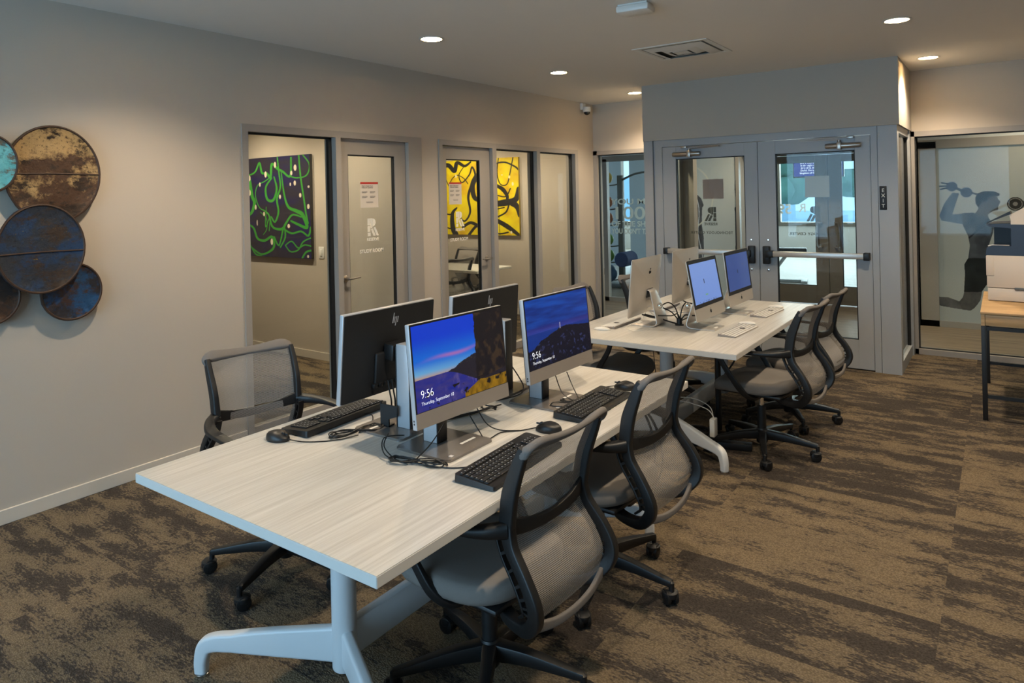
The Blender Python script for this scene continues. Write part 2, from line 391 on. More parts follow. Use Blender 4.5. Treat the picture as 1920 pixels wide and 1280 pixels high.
def text(name, s, size, m, parent=None, mw=None, ext=.0006, align='CENTER', bold=0, tagged=None, space=1.0, sx=1.0):
    cu = bpy.data.curves.new(name, 'FONT'); cu.body = s; cu.size = size; cu.extrude = ext; cu.align_x = align; cu.offset = bold; cu.space_character = space
    t = bpy.data.objects.new('tmp', cu); C.objects.link(t)
    dg = bpy.context.evaluated_depsgraph_get(); me = bpy.data.meshes.new_from_object(t.evaluated_get(dg))
    bpy.data.objects.remove(t); bpy.data.curves.remove(cu)
    if sx != 1: me.transform(Matrix.Diagonal((sx, 1, 1, 1)))
    if mw is not None: me.transform(mw)
    me.name = name; me.materials.clear(); me.materials.append(M[m])
    o = bpy.data.objects.new(name, me); C.objects.link(o)
    if parent is not None: o.parent = parent
    return o
def basis(o, x, y):
    """matrix placing local X along x, local Y along y at o"""
    x = Vector(x).normalized(); y = Vector(y).normalized(); z = x.cross(y)
    return Matrix(((x.x, y.x, z.x, o[0]), (x.y, y.y, z.y, o[1]), (x.z, y.z, z.z, o[2]), (0, 0, 0, 1)))
def colorgrid(name, mw, w, h, nx, ny, fn, m, parent=None):
    """flat panel w x h (local XY, centred) whose colours come from fn(U,V)->(...,3) linear"""
    u = np.linspace(0, 1, nx); v = np.linspace(0, 1, ny); U, V = np.meshgrid(u, v)
    col = fn(U, V).reshape(-1, 3)
    co = np.stack([(U-.5)*w, (V-.5)*h, np.zeros_like(U)], -1).reshape(-1, 3)
    idx = np.arange(nx*ny).reshape(ny, nx)
    f = np.stack([idx[:-1, :-1], idx[:-1, 1:], idx[1:, 1:], idx[1:, :-1]], -1).reshape(-1, 4)
    me = bpy.data.meshes.new(name); me.from_pydata(co.tolist(), [], f.tolist())
    at = me.color_attributes.new('Col', 'FLOAT_COLOR', 'POINT')
    at.data.foreach_set('color', np.concatenate([col, np.ones((len(col), 1))], 1).astype(np.float32).ravel())
    me.transform(mw); me.materials.append(M[m])
    o = bpy.data.objects.new(name, me); C.objects.link(o)
    if parent is not None: o.parent = parent
    return o
def L3(r, g, b): return np.array([lin(r), lin(g), lin(b)])
def vnoise(x, y, seed=0):
    xi = np.floor(x).astype(int); yi = np.floor(y).astype(int); xf = x-xi; yf = y-yi
    def hsh(a, b): 
        s = np.sin(a*127.1+b*311.7+seed*74.7)*43758.5453; return s-np.floor(s)
    u = xf*xf*(3-2*xf); v = yf*yf*(3-2*yf)
    return (hsh(xi, yi)*(1-u)+hsh(xi+1, yi)*u)*(1-v)+(hsh(xi, yi+1)*(1-u)+hsh(xi+1, yi+1)*u)*v
def fbm(x, y, seed=0, o=5):
    t = 0; a = .5
    for i in range(o): t = t+a*vnoise(x*2**i, y*2**i, seed+i); a *= .5
    return t
def sm(x, a, b): t = np.clip((x-a)/(b-a), 0, 1); return t*t*(3-2*t)
def mixc(c, d, f): return c*(1-f[..., None])+d*f[..., None]
def inpoly(X, Y, P):
    ins = np.zeros(X.shape, bool); n = len(P)
    for i in range(n):
        x0, y0 = P[i]; x1, y1 = P[(i+1) % n]
        if y0 == y1: continue
        c = ((y0 > Y) != (y1 > Y)) & (X < (x1-x0)*(Y-y0)/(y1-y0)+x0); ins ^= c
    return ins

# ------------------------------------------------------------------ room shell
H = 2.75; YB = 7.75; YV = 6.79; YG = 9.35; RX = 6.6; FY = -2.6
struct('floor', B((-3.8, FY, -.12), (RX, YB, 0)), 'carpet')
cb = NB(); box(cb, (-3.8, FY, H), (RX, 11.5, H+.12)); struct('ceiling', cb, 'ceil')
bm = NB(); box(bm, (1.30, YV+.05, 0), (3.42, YB-.02, .006)); struct('floor_vestibule', bm, 'woodfloor')
struct('floor_corridor', B((-3.8, YB, -.12), (RX, 11.0, 0)), 'woodfloor')

def wall_with_holes(bm, plane, t0, t1, a0, a1, z0, z1, holes):
    """wall in plane 'x' (thickness in x) or 'y'; holes=(a0,a1,z0,z1) sorted"""
    def bx(a, b, c, d):
        if b-a < 1e-4 or d-c < 1e-4: return
        if plane == 'x': box(bm, (t0, a, c), (t1, b, d))
        else: box(bm, (a, t0, c), (b, t1, d))
    x = a0
    for h in holes:
        bx(x, h[0], z0, z1); bx(h[0], h[1], z0, h[2]); bx(h[0], h[1], h[3], z1); x = h[1]
    bx(x, a1, z0, z1)
HF = 2.16
bm = NB(); wall_with_holes(bm, 'x', -.12, 0, FY, YB, 0, H, [(2.775, 4.555, 0, HF), (4.79, 7.337, 0, HF)]); struct('wall_left', bm, 'wall')
bm = NB(); wall_with_holes(bm, 'y', YB, YB+.12, 0, RX, 0, H, [(.0, 1.0, 0, HF), (1.3, 3.4, 0, HF), (3.50, 6.3, 0, HF)]); struct('wall_back', bm, 'wall')
struct('wall_right', B((RX, FY, 0), (RX+.12, 11, H)), 'wall')
bm = NB(); wall_with_holes(bm, 'y', FY-.12, FY, -.12, RX, 0, H, [(-.1+.3, 4.4, .45, 2.5)]); struct('wall_front', bm, 'wall')
w = sthing('window_1'); w.location = (0, 0, 0)
bm = NB()
for x in (.2, 1.6, 3.0, 4.34): box(bm, (x, FY-.09, .45), (x+.06, FY-.03, 2.5))
for z in (.45, 2.44): box(bm, (.2, FY-.09, z), (4.4, FY-.03, z+.06))
struct('window_frame', bm, 'frame', w)
struct('window_pane', B((.26, FY-.063, .51), (4.34, FY-.057, 2.44)), 'glass', w)
# baseboards
bm = NB()
for a, b in ((FY, 2.77), (4.56, 4.785), (7.34, YB)):
    box(bm, (0, a, 0), (.012, b, .077), .003, 1)
struct('baseboard_left', bm, 'trim')
bm = NB(); box(bm, (RX-.012, FY, 0), (RX, YB, .077)); struct('baseboard_right', bm, 'trim')

# study rooms behind the left wall
struct('wall_study_partition', B((-3.6, 4.6, 0), (-.12, 4.72, H)), 'wall')
struct('wall_study_far', B((-3.6, YB, 0), (0, YB+.12, H)), 'wall')
struct('wall_study_side', B((-3.72, .9, 0), (-3.6, YB+.12, H)), 'wall')
struct('wall_study_near', B((-3.6, .9, 0), (-.12, 1.02, H)), 'wall')
bm = NB(); box(bm, (-3.6, 4.588, 0), (-.12, 4.6, .077)); struct('baseboard_study_front', bm, 'trim')
bm = NB(); box(bm, (-3.6, YB-.012, 0), (-.12, YB, .077)); struct('baseboard_study_rear', bm, 'trim')

def lever(parent, y, x, dirn, plane='x'):
    bm = NB(); lathe(bm, [(.001, 0), (.026, 0), (.027, .006), (.022, .010), (.011, .012), (.011, .045), (.001, .046)], 20, (x, y, 1.0), 'x')
    tube(bm, [(x+.042, y, 1.0), (x+.046, y+dirn*.03, 1.0), (x+.046, y+dirn*.115, 1.003)], [.010, .009, .007], 10)
    return obj('lever_handle', bm, 'nickel', parent)
def r_logo(bm, mw, h):
    """block letter R cut by diagonal strokes, width .8h"""
    polys = [[(0, .62), (.20, .62), (.20, 1), (0, 1)], [(.22, .45), (.36, .45), (.36, 1), (.22, 1)],
             [(.38, .52), (.56, .60), (.62, .74), (.60, .88), (.52, .97), (.38, 1)],
             [(.0, 0), (.22, 0), (.22, .2), (.0, .2)], [(.0, .24), (.2, .24), (.2, .58), (.0, .58)],
             [(.24, .40), (.40, .42), (.62, 0), (.44, 0)], [(.46, .46), (.58, .52), (.86, 0), (.68, 0)]]
    for p in polys:
        A = [bm.verts.new(mw @ Vector(((a-.4)*h, b*h, 0))) for a, b in p]; Bv = [bm.verts.new(mw @ Vector(((a-.4)*h, b*h, .0008))) for a, b in p]
        n = len(p); bm.faces.new(A); bm.faces.new(Bv[::-1])
        for i in range(n): bm.faces.new((A[i], A[(i+1) % n], Bv[(i+1) % n], Bv[i]))

def notice(parent, yc, z0, z1, w, x):
    n = obj('notice', B((x, yc-w/2, z0), (x+.0012, yc+w/2, z1)), 'paper', parent)
    bm = NB(); box(bm, (x+.0012, yc-w/2, z1-.016), (x+.0018, yc+w/2, z1)); obj('red_header', bm, 'red', n)
    mw = basis((x+.0014, yc-w*.42, z1-.036), (0, 1, 0), (0, 0, 1))
    text('heading', 'Reserve Study Room\nPolicies & Guidelines', .0145, 'ink', n, mw, .0003, 'LEFT', .0003)
    bm = NB()
    for k in range(2):
        for i in range(2):
            for r in range(3):
                box(bm, (x+.0012, yc-w*.42+i*w*.45, z1-.078-k*.04-r*.006), (x+.0017, yc-w*.42+i*w*.45+w*(.3 if r == 0 else .36-.06*r), z1-.0755-k*.04-r*.006))
    for r in range(2): box(bm, (x+.0012, yc-w*.2+r*.006, z1-.165-r*.007), (x+.0017, yc+w*.2, z1-.1625-r*.007))
    obj('body_text', bm, 'ink', n)

def glass_door_x(name, y0, y1, gy0, gy1, handle_y, hd, xc=-.06):
    d = sthing(name); t = .022
    bm = NB(); z0, z1 = .008, 2.105
    for a, b, c, e in ((y0, gy0, z0, z1), (gy1, y1, z0, z1), (gy0, gy1, z0, .21), (gy0, gy1, 1.985, z1)):
        box(bm, (xc-t, a, c), (xc+t, b, e))
    struct('door_leaf', bm, 'frame', d)
    bm = NB()
    for a, b, c, e in ((gy0, gy0+.008, .21, 1.985), (gy1-.008, gy1, .21, 1.985), (gy0, gy1, 1.975, 1.985), (gy0, gy1, .21, .22)):
        box(bm, (xc-.012, a, c), (xc+.016, b, e))
    struct('glazing_gasket', bm, 'gasket', d)
    struct('door_pane', B((xc-.003, gy0+.008, .22), (xc+.003, gy1-.008, 1.975)), 'glassd', d)
    lever(d, handle_y, xc+t, hd)
    return d
def jambs(parent, ys, y0, y1, x0=-.12, x1=.012):
    bm = NB()
    for a, b in ys: box(bm, (x0, a, 0), (x1, b, HF-.05))
    box(bm, (x0, y0, HF-.05), (x1, y1, HF))
    return struct('door_frame', bm, 'frame', parent)
XC = -.05
d1 = glass_door_x('door_1', 3.64, 4.385, 3.735, 4.255, 3.685, 1, XC)
jambs(d1, [(2.775, 2.822), (3.585, 3.635), (4.39, 4.555)], 2.775, 4.555)
struct('door_stop', B((-.10, 4.388, 0), (-.03, 4.398, HF-.05)), 'gasket', d1)
d2 = glass_door_x('door_2', 4.845, 5.60, 4.93, 5.44, 5.52, -1, XC)
jambs(d2, [(4.79, 4.84), (5.605, 5.672), (6.425, 6.492), (7.27, 7.337)], 4.79, 7.337)
def pane_x(name, y0, y1, z0=.05, z1=2.11, xc=XC):
    w = sthing(name)
    bm = NB(); box(bm, (xc-.03, y0, 0), (xc+.03, y1, .07)); struct('window_frame', bm, 'frame', w)
    bm = NB()
    for a, b, c, e in ((y0, y0+.008, .07, z1), (y1-.03, y1, .07, z1), (y0, y1, z1-.014, z1)): box(bm, (xc-.014, a, c), (xc+.014, b, e))
    struct('glazing_gasket', bm, 'gasket', w)
    struct('window_pane', B((xc-.003, y0+.008, .07), (xc+.003, y1-.03, z1-.014)), 'glass', w)
pane_x('window_2', 2.824, 3.583); pane_x('window_3', 5.674, 6.423); pane_x('window_4', 6.494, 7.268)
# decals and notices on the study-room doors
for d, yc, zl, i in ((d1, 3.985, 1.325, 1), (d2, 5.115, 1.345, 2)):
    notice(d, yc-.01 if i == 1 else 5.075, 1.555, 1.765, .195 if i == 1 else .185, XC+.0045)
    bm = NB(); r_logo(bm, basis((XC+.0045, yc+.02, zl-.005), (0, 1, 0), (0, 0, 1)), .145); obj('room_logo', bm, 'decal', d)
    text('room_logo_name', 'RESERVE', .036, 'decal', d, basis((XC+.0045, yc+.02, zl-.045), (0, 1, 0), (0, 0, 1)), bold=.0008)
    text('room_name', 'STUDY ROOM', .041, 'decal', d, basis((XC+.0045, yc+.005, zl-.14), (0, 1, 0), (0, 0, 1)), bold=.001)

# corner camera, study-room switch
cam_t = thing('security_camera', 'small white dome security camera high in the corner of the left wall', 'camera', (.0, 7.47, 2.66))
bm = NB(); box(bm, (0, -.04, 0), (.04, .04, .08), .008); lathe(bm, [(.001, .03), (.045, .03), (.05, .0), (.046, -.03), (.001, -.031)], 24, (.075, 0, 0)); obj('housing', bm, 'white', cam_t)
bm = NB(); lathe(bm, [(.038, -.03), (.034, -.052), (.018, -.066), (.001, -.07)], 20, (.075, 0, 0)); obj('dome', bm, 'applek', cam_t)
sw = thing('light_switch', 'white wall switch right of the green swirl painting', 'switch', (-1.43, 4.6, 1.09))
obj('cover_plate', B((-.04, -.007, -.06), (.04, 0, .06), .004), 'white', sw)
obj('rocker', B((-.017, -.013, -.034), (.017, -.007, .034), .003), 'white', sw)

# ------------------------------------------------------------------ vestibule with double doors
BX0, BX1 = 1.127, 3.486
bm = NB(); box(bm, (BX0, YV-.02, 2.165), (BX1+.02, YV+.10, H)); box(bm, (BX1-.10, YV+.10, 2.165), (BX1+.02, YB, H)); box(bm, (BX0, YV+.10, 2.165), (BX0+.12, YB, H))
struct('wall_bulkhead', bm, 'bulk')
bm = NB(); box(bm, (BX0+.12, YV+.1, 2.2), (BX1-.1, YB, 2.3)); struct('ceiling_vestibule', bm, 'ceil')
dv = sthing('door_3')
bm = NB()
box(bm, (BX0, YV, 0), (1.225, YV+.11, 2.165)); box(bm, (1.245, YV+.015, 0), (1.325, YV+.11, 2.165)); box(bm, (1.225, YV+.03, 0), (1.245, YV+.1, 2.165))
box(bm, (3.278, YV+.005, 0), (3.33, YV+.11, 2.165)); box(bm, (3.334, YV, 0), (BX1, YV+.11, 2.165)); box(bm, (1.325, YV+.005, 2.095), (3.278, YV+.11, 2.165))
box(bm, (BX1-.05, YB-.10, 0), (BX1+.012, YB, 2.165)); box(bm, (BX1-.05, YV+.11, 2.10), (BX1, YB-.1, 2.165)); box(bm, (BX1-.05, YV+.11, 0), (BX1, YB-.1, .1))
box(bm, (BX0, YB-.10, 0), (BX0+.05, YB, 2.165)); box(bm, (BX0, YV+.11, 2.10), (BX0+.05, YB-.1, 2.165)); box(bm, (BX0, YV+.11, 0), (BX0+.05, YB-.1, .1))
struct('door_frame', bm, 'doorf', dv)
bm = NB(); box(bm, (BX1-.045, YV+.11, .1), (BX1-.01, YV+.14, 2.10)); box(bm, (BX1-.045, YB-.13, .1), (BX1-.01, YB-.1, 2.10)); box(bm, (BX0+.01, YV+.11, .1), (BX0+.045, YV+.14, 2.10))
struct('glazing_gasket', bm, 'gasket', dv)
bm = NB(); box(bm, (BX1-.03, YV+.14, .1), (BX1-.024, YB-.13, 2.10)); struct('side_pane', bm, 'glassd', dv)
bm = NB(); box(bm, (BX0+.024, YV+.14, .1), (BX0+.03, YB-.1, 2.10)); struct('side_pane', bm, 'glassd', dv)

def leaf(x0, x1, gx0, gx1, y, m='doorf', gz0=.27, gz1=1.965, z1=2.09, t=.022, name='door_leaf', parent=dv):
    bm = NB()
    for a, b, c, e in ((x0, gx0, .012, z1), (gx1, x1, .012, z1), (gx0, gx1, .012, gz0), (gx0, gx1, gz1, z1)): box(bm, (a, y-t, c), (b, y+t, e), .0015, 1)
    o = struct(name, bm, m, parent)
    bm = NB()
    for a, b, c, e in ((gx0, gx0+.008, gz0, gz1), (gx1-.008, gx1, gz0, gz1), (gx0, gx1, gz1-.008, gz1), (gx0, gx1, gz0, gz0+.008)): box(bm, (a, y-.016, c), (b, y+.016, e))
    obj('glazing_gasket', bm, 'gasket', o)
    obj('door_pane', B((gx0+.008, y-.003, gz0+.008), (gx1-.008, y+.003, gz1-.008)), 'glassd', o)
    return o
YL = YV+.035
lf = leaf(1.330, 2.298, 1.475, 2.175, YL); rt = leaf(2.302, 3.274, 2.465, 3.15, YL)
yf = YL-.022
def crash(parent, x0, x1, hx, s):
    c = obj('crash_bar', B((x0, yf-.075, .995), (x1, yf-.035, 1.045), .006), 'crash', parent)
    bm = NB(); box(bm, (hx-.032, yf-.05, .92), (hx+.032, yf, 1.09), .008); box(bm, (min(hx, hx+s*.07), yf-.078, .985), (max(hx, hx+s*.07), yf-.03, 1.05), .006)
    obj('latch_housing', bm, 'black', parent)
    xe = x1 if s > 0 else x0
    obj('end_bracket', B((xe-.025, yf-.078, .985), (xe+.025, yf, 1.052), .006), 'black', parent)
    bm = NB()
    for z in (.86, 1.145): lathe(bm, [(.001, -.010), (.010, -.009), (.014, 0)], 14, (hx+.01*s, yf, z), 'y')
    obj('bolt_head', bm, 'chrome', parent)
crash(rt, 2.44, 3.235, 2.372, 1); crash(lf, 1.37, 2.17, 2.232, -1)
def closer(parent, xa, xb, xs, xe, xj):
    z = 2.008
    bm = NB(); lathe(bm, [(.001, xa), (.020, xa), (.024, xa+.012), (.024, xb-.012), (.020, xb), (.001, xb)], 20, (0, yf-.034, z), 'x')
    box(bm, (xj-.018, yf-.062, z-.034), (xj+.018, yf, z+.034), .004); lathe(bm, [(.014, .03), (.014, .052), (.001, .053)], 16, (xj, yf-.034, z))
    obj('door_closer', bm, 'nickel', parent)
    bm = NB(); sweep(bm, [(xj, yf-.034, z+.052), (xe, yf-.105, z+.058)], [(.022, .006)], up=(0, 1, 0), smooth=False); sweep(bm, [(xe, yf-.105, z+.066), (xs, yf-.02, z+.072)], [(.018, .006)], up=(0, 1, 0), smooth=False)
    box(bm, (xs-.03, yf-.035, z+.062), (xs+.03, yf+.02, z+.084), .003)
    obj('closer_arm', bm, 'nickel', parent)
closer(rt, 2.915, 3.205, 3.12, 2.70, 3.03); closer(lf, 1.455, 1.745, 1.57, 1.965, 1.63)
for p, xn, xm, tx in ((lf, 1.85, 1.82, 1.825), (rt, 2.825, 2.79, 2.79)):
    n = obj('paper_notice', B((xn-.105, YL+.004, 1.548), (xn+.105, YL+.0055, 1.745)), 'paperp' if p is lf else 'papert', p)
    f = 1 if p is lf else 1
    mwl = basis((xm, YL+.004, 1.325), (-1, 0, 0), (0, 0, 1)); bm = NB(); r_logo(bm, mwl, .14); obj('door_logo', bm, 'decald', p)
    text('door_logo_name', 'RESERVE', .036, 'decald', p, basis((xm, YL+.004, 1.283), (-1, 0, 0), (0, 0, 1)), bold=.0008)
    text('door_text', 'TECHNOLOGY CENTER', .036, 'decald', p, basis((tx, YL+.004, 1.197), (-1, 0, 0), (0, 0, 1)), bold=.0008, space=1.15)
ex = thing('exit_sign', 'small black tactile sign reading EXIT on the grey post right of the double doors', 'sign', (3.370, YV, 1.533))
obj('plate', B((-.028, -.006, -.103), (.028, 0, .103), .003), 'sign', ex)
for i, ch in enumerate('EXIT'): text('letter', ch, .044, 'signtxt', ex, basis((0, -.0065, .052-i*.045), (1, 0, 0), (0, 0, 1)), .001)

# windows of the back wall
def pane_y(name, x0, x1, fx, z1=2.16, y=YB, m='frame'):
    w = sthing(name); bm = NB()
    box(bm, (x0, y-.012, 0), (x0+fx[0], y+.12, z1)); box(bm, (x1-fx[1], y-.012, 0), (x1, y+.12, z1))
    box(bm, (x0, y-.012, z1-.05), (x1, y+.12, z1)); box(bm, (x0, y-.012, 0), (x1, y+.12, .05))
    struct('window_frame', bm, m, w)
    a, b = x0+fx[0], x1-fx[1]
    bm = NB()
    for p, q, c, e in ((a, a+.01, .05, z1-.05), (b-.01, b, .05, z1-.05), (a, b, z1-.06, z1-.05), (a, b, .05, .058)): box(bm, (p, y+.03, c), (q, y+.06, e))
    struct('glazing_gasket', bm, 'gasket', w)
    struct('window_pane', B((a+.01, y+.042, .058), (b-.01, y+.048, z1-.06)), 'glass', w)
    return w
pane_y('window_5', .0, .98, (.055, .05)); pane_y('window_6', 3.50, 6.3, (.03, .05))
bm = NB(); box(bm, (.98, YB-.005, 0), (1.127, YB+.1, H)); struct('wall_back_pier', bm, 'wall')

# ------------------------------------------------------------------ corridor's far side: gym front
GF = sthing('window_7'); bm = NB()
for x0, x1 in ((-.99, -.87), (-.725, -.655), (.58, .68), (1.285, 1.33)): box(bm, (x0, YG, 0), (x1, YG+.08, 2.14))
box(bm, (-.99, YG, 2.10), (1.33, YG+.08, 2.18)); box(bm, (-.99, YG, 0), (1.33, YG+.08, .06))
for x0, x1 in ((3.42, 3.60), (5.3, 5.36)): box(bm, (x0, YG, 0), (x1, YG+.08, 2.14))
box(bm, (3.42, YG, 2.06), (5.36, YG+.08, 2.16)); box(bm, (3.42, YG, 0), (5.36, YG+.08, .07))
struct('window_frame', bm, 'frame', GF)
bm = NB(); box(bm, (-.655, YG+.03, .06), (.58, YG+.036, 2.10)); struct('window_pane', bm, 'glass', GF)
bm = NB(); box(bm, (-3.8, YG, 0), (-.99, YG+.1, H)); box(bm, (-.99, YG, 2.18), (1.33, YG+.1, H)); box(bm, (1.33, YG, 2.18), (3.42, YG+.1, H)); box(bm, (3.42, YG, 2.16), (5.4, YG+.1, H)); box(bm, (5.36, YG, 0), (RX, YG+.1, H)); box(bm, (3.32, YG, 0), (3.42, YG+.1, 2.2))
struct('wall_gym_front', bm, 'gymfloor_wall')
# printed frosted films
GREY = L3(150, 150, 146)
def film(name, x0, x1, z0, z1, fn, nx, ny):
    mw = basis(((x0+x1)/2, YG+.025, (z0+z1)/2), (1, 0, 0), (0, 0, 1))
    return colorgrid(name, mw, x1-x0, z1-z0, nx, ny, lambda U, V: fn(x0+U*(x1-x0), z0+V*(z1-z0)), 'film', GF)
ath = {'arm': [(3.752, 1.545), (3.817, 1.537), (3.745, 1.295), (3.837, 1.302), (3.852, 1.182), (3.715, 1.209), (3.64, 1.225), (3.619, 1.281), (3.67, 1.425)],
 'torso': [(3.837, 1.309), (3.943, 1.316), (3.978, 1.302), (4.082, 1.267), (4.137, 1.17), (4.124, 1.086), (4.075, .918), (4.061, .79), (3.887, .79), (3.907, .942), (3.891, 1.055), (3.846, 1.167)],
 'face': [(4.029, 1.519), (4.166, 1.509), (4.175, 1.47), (4.198, 1.435), (4.19, 1.415), (4.175, 1.377), (4.18, 1.345), (4.129, 1.332), (4.082, 1.295), (4.087, 1.26), (3.961, 1.302), (3.997, 1.365), (3.969, 1.421), (3.968, 1.492)],
 'hair': [(3.968, 1.485), (3.994, 1.533), (4.053, 1.557), (4.144, 1.551), (4.198, 1.522), (4.183, 1.498), (4.143, 1.503), (4.086, 1.483), (4.073, 1.441), (4.027, 1.449), (3.997, 1.365), (3.971, 1.419)],
 'shorts': [(3.887, .80), (4.073, .807), (4.075, .6), (4.068, .527), (4.008, .423), (3.841, .413), (3.854, .615), (3.85, .728)],
 'thigh': [(3.844, .418), (4.014, .429), (3.995, .327), (3.94, .24), (3.899, .204), (3.816, .215), (3.794, .299), (3.831, .358)],
 'calf': [(3.50, .325), (3.6, .345), (3.686, .344), (3.806, .299), (3.887, .206), (3.768, .218), (3.64, .235), (3.50, .265)]}
def athlete(X, Z):
    c = np.ones(X.shape+(3,))*L3(166, 163, 153)
    c = c*(1-.08*fbm(X*3, Z*2, 5)[..., None])
    n = fbm(X*14, Z*9, 2)
    def put(P, a, b):
        m = inpoly(X, Z, P).astype(float); t = np.clip((n-.2)*1.7, 0, 1)
        nonlocal c
        c = mixc(c, .62*(a*(1-t[..., None])+b*t[..., None]), m)
    put(ath['calf'], L3(96, 92, 88), L3(128, 122, 116)); put(ath['thigh'], L3(88, 84, 80), L3(120, 112, 104)); put(ath['arm'], L3(72, 76, 86), L3(128, 138, 152))
    put(ath['torso'], L3(74, 74, 76), L3(112, 112, 114)); put(ath['shorts'], L3(46, 46, 44), L3(60, 60, 58))
    put(ath['face'], L3(84, 78, 74), L3(122, 112, 104)); put(ath['hair'], L3(40, 34, 30), L3(66, 54, 46))
    d = np.abs((X-3.93)*.55+(Z-1.06)*-.5)/.75; c = mixc(c, L3(44, 44, 46), ((d < .008) & inpoly(X, Z, ath['torso'])).astype(float))
    for cx, cz, r in ((3.747, 1.615, .055), (3.885, 1.545, .058)):
        q = np.hypot(X-cx, (Z-cz)); k = (q < r)
        c = mixc(c, L3(58, 62, 74)+.25*L3(120, 130, 150)*(np.sin(q*260)[..., None] > .3), k.astype(float))
    for (x0, z0, x1, z1, w) in ((3.747, 1.615, 3.885, 1.545, .014), (3.70, 1.60, 3.638, 1.585, .009), (3.70, 1.62, 3.630, 1.62, .008), (3.71, 1.645, 3.65, 1.66, .009), (3.93, 1.54, 3.985, 1.522, .01)):
        dx, dz = x1-x0, z1-z0; t = np.clip(((X-x0)*dx+(Z-z0)*dz)/(dx*dx+dz*dz), 0, 1); q = np.hypot(X-x0-t*dx, Z-z0-t*dz); c = mixc(c, L3(56, 60, 70), (q < w).astype(float))
    q = np.hypot(X-4.332, Z-1.41); c = mixc(c, L3(52, 48, 44), (q < .075).astype(float)); c = mixc(c, L3(150, 140, 128), ((q > .058) & (q < .063)).astype(float)); c = mixc(c, L3(120, 112, 104), (q < .022).astype(float))
    c = mixc(c, L3(60, 56, 52), ((X > 4.40) & (np.abs(Z-1.41) < .03)).astype(float))
    return c
film('printed_film', 3.60, 5.3, .07, 2.06, athlete, 520, 420)
f2 = [(.60, 1.559), (.685, 1.57), (.751, 1.57), (.798, 1.522), (.831, 1.429), (.807, 1.395), (.796, 1.163), (.821, .978), (.812, .5), (.60, .5), (.673, 1.046), (.733, 1.279), (.68, 1.349), (.6, 1.35)]
f3 = [(1.29, 2.007), (1.30, 1.894), (1.34, 1.569), (1.34, .6), (1.25, .6), (1.262, .999), (1.258, 1.391), (1.285, 1.413), (1.265, 1.638)]
def runner(X, Z):
    c = np.ones(X.shape+(3,))*L3(206, 210, 206); n = fbm(X*16, Z*8, 4)
    t = n
    for P in (f2, f3):
        m = inpoly(X, Z, P).astype(float); c = mixc(c, L3(46, 48, 52)*(1-t[..., None])+L3(110, 112, 116)*t[..., None], m)
    d = np.abs(X-.745-.02*np.sin((Z-1.2)*9)+(Z-1.3)*.06); c = mixc(c, L3(210, 212, 212), ((d < .006) & (Z < 1.52) & (Z > .6)).astype(float))
    q = np.hypot(X-.55, (Z-1.55)*.9); c = mixc(c, L3(232, 228, 210), ((q > .40) & (q < .42)).astype(float)*.8); return c
film('printed_film', .68, 1.285, .06, 2.10, runner, 160, 300)
def band(X, Z):
    c = np.ones(X.shape+(3,))*L3(216, 218, 218)
    d = np.abs((Z-1.14)+(X+.80)*.9); c = mixc(c, L3(52, 52, 50), (d < .12).astype(float)); q = np.hypot(X+.85, Z-1.43); c = mixc(c, L3(60, 58, 58), (q < .05).astype(float))
    c = mixc(c, L3(60, 58, 54), (np.abs(Z-.42-(X+.8)*.3) < .05).astype(float)); return c
film('printed_film', -.87, -.725, .06, 2.10, band, 40, 420)
# motto on the gym glass
def text_width(s, size):
    o = text('tmp', s, size, 'decal', align='LEFT'); w = max(v.co.x for v in o.data.vertices); me = o.data; bpy.data.objects.remove(o); bpy.data.meshes.remove(me); return w
for s, pre, z, sz in (('YOU MISS', 'YOU M', 1.455, .118), ('100%', '100', 1.236, .262), ('OF THE SHOTS', 'OF THE SH', 1.126, .112), ("YOU DON'T TAKE", "YOU DON'T T", 1.018, .108)):
    text('motto_lettering', s, sz, 'motto', GF, basis((-.60, YG+.024, z), (1, 0, 0), (0, 0, 1)), .0008, 'LEFT', .003, sx=.545/text_width(pre, sz))
# recessed gym doors
GD = sthing('door_4'); YD = 10.4
bm = NB(); box(bm, (1.20, YD-.05, 0), (1.28, YD+.06, 2.16)); box(bm, (3.20, YD-.05, 0), (3.30, YD+.06, 2.16)); box(bm, (1.2, YD-.05, 2.10), (3.3, YD+.06, 2.75)); struct('door_frame', bm, 'doorl', GD)
bm = NB(); box(bm, (1.25, YG+.08, 0), (1.33, YD-.05, H)); box(bm, (3.30, YG, 0), (3.42, YD, H)); struct('wall_gym_recess', bm, 'wall')
a = leaf(1.285, 2.236, 1.40, 2.075, YD, 'doorl', .26, 2.0, 2.095, parent=GD); b = leaf(2.242, 3.195, 2.41, 3.07, YD, 'doorl', .26, 2.0, 2.095, parent=GD)
obj('astragal', B((2.225, YD+.022, .01), (2.255, YD+.03, 2.095)), 'gasket', GD); obj('astragal', B((2.285, YL+.022, .01), (2.315, YL+.03, 2.09)), 'gasket', dv)
for p, x in ((a, 2.15), (b, 2.33)):
    bm = NB(); s = -1 if p is a else 1
    tube(bm, [(x+s*.0, YD-.02, 1.14), (x, YD-.07, 1.145), (x-s*-.045, YD-.075, 1.12), (x-s*-.045, YD-.075, .84), (x, YD-.07, .815), (x, YD-.02, .82)], .012, 10, 6)
    obj('pull_handle', bm, 'nickel', p)
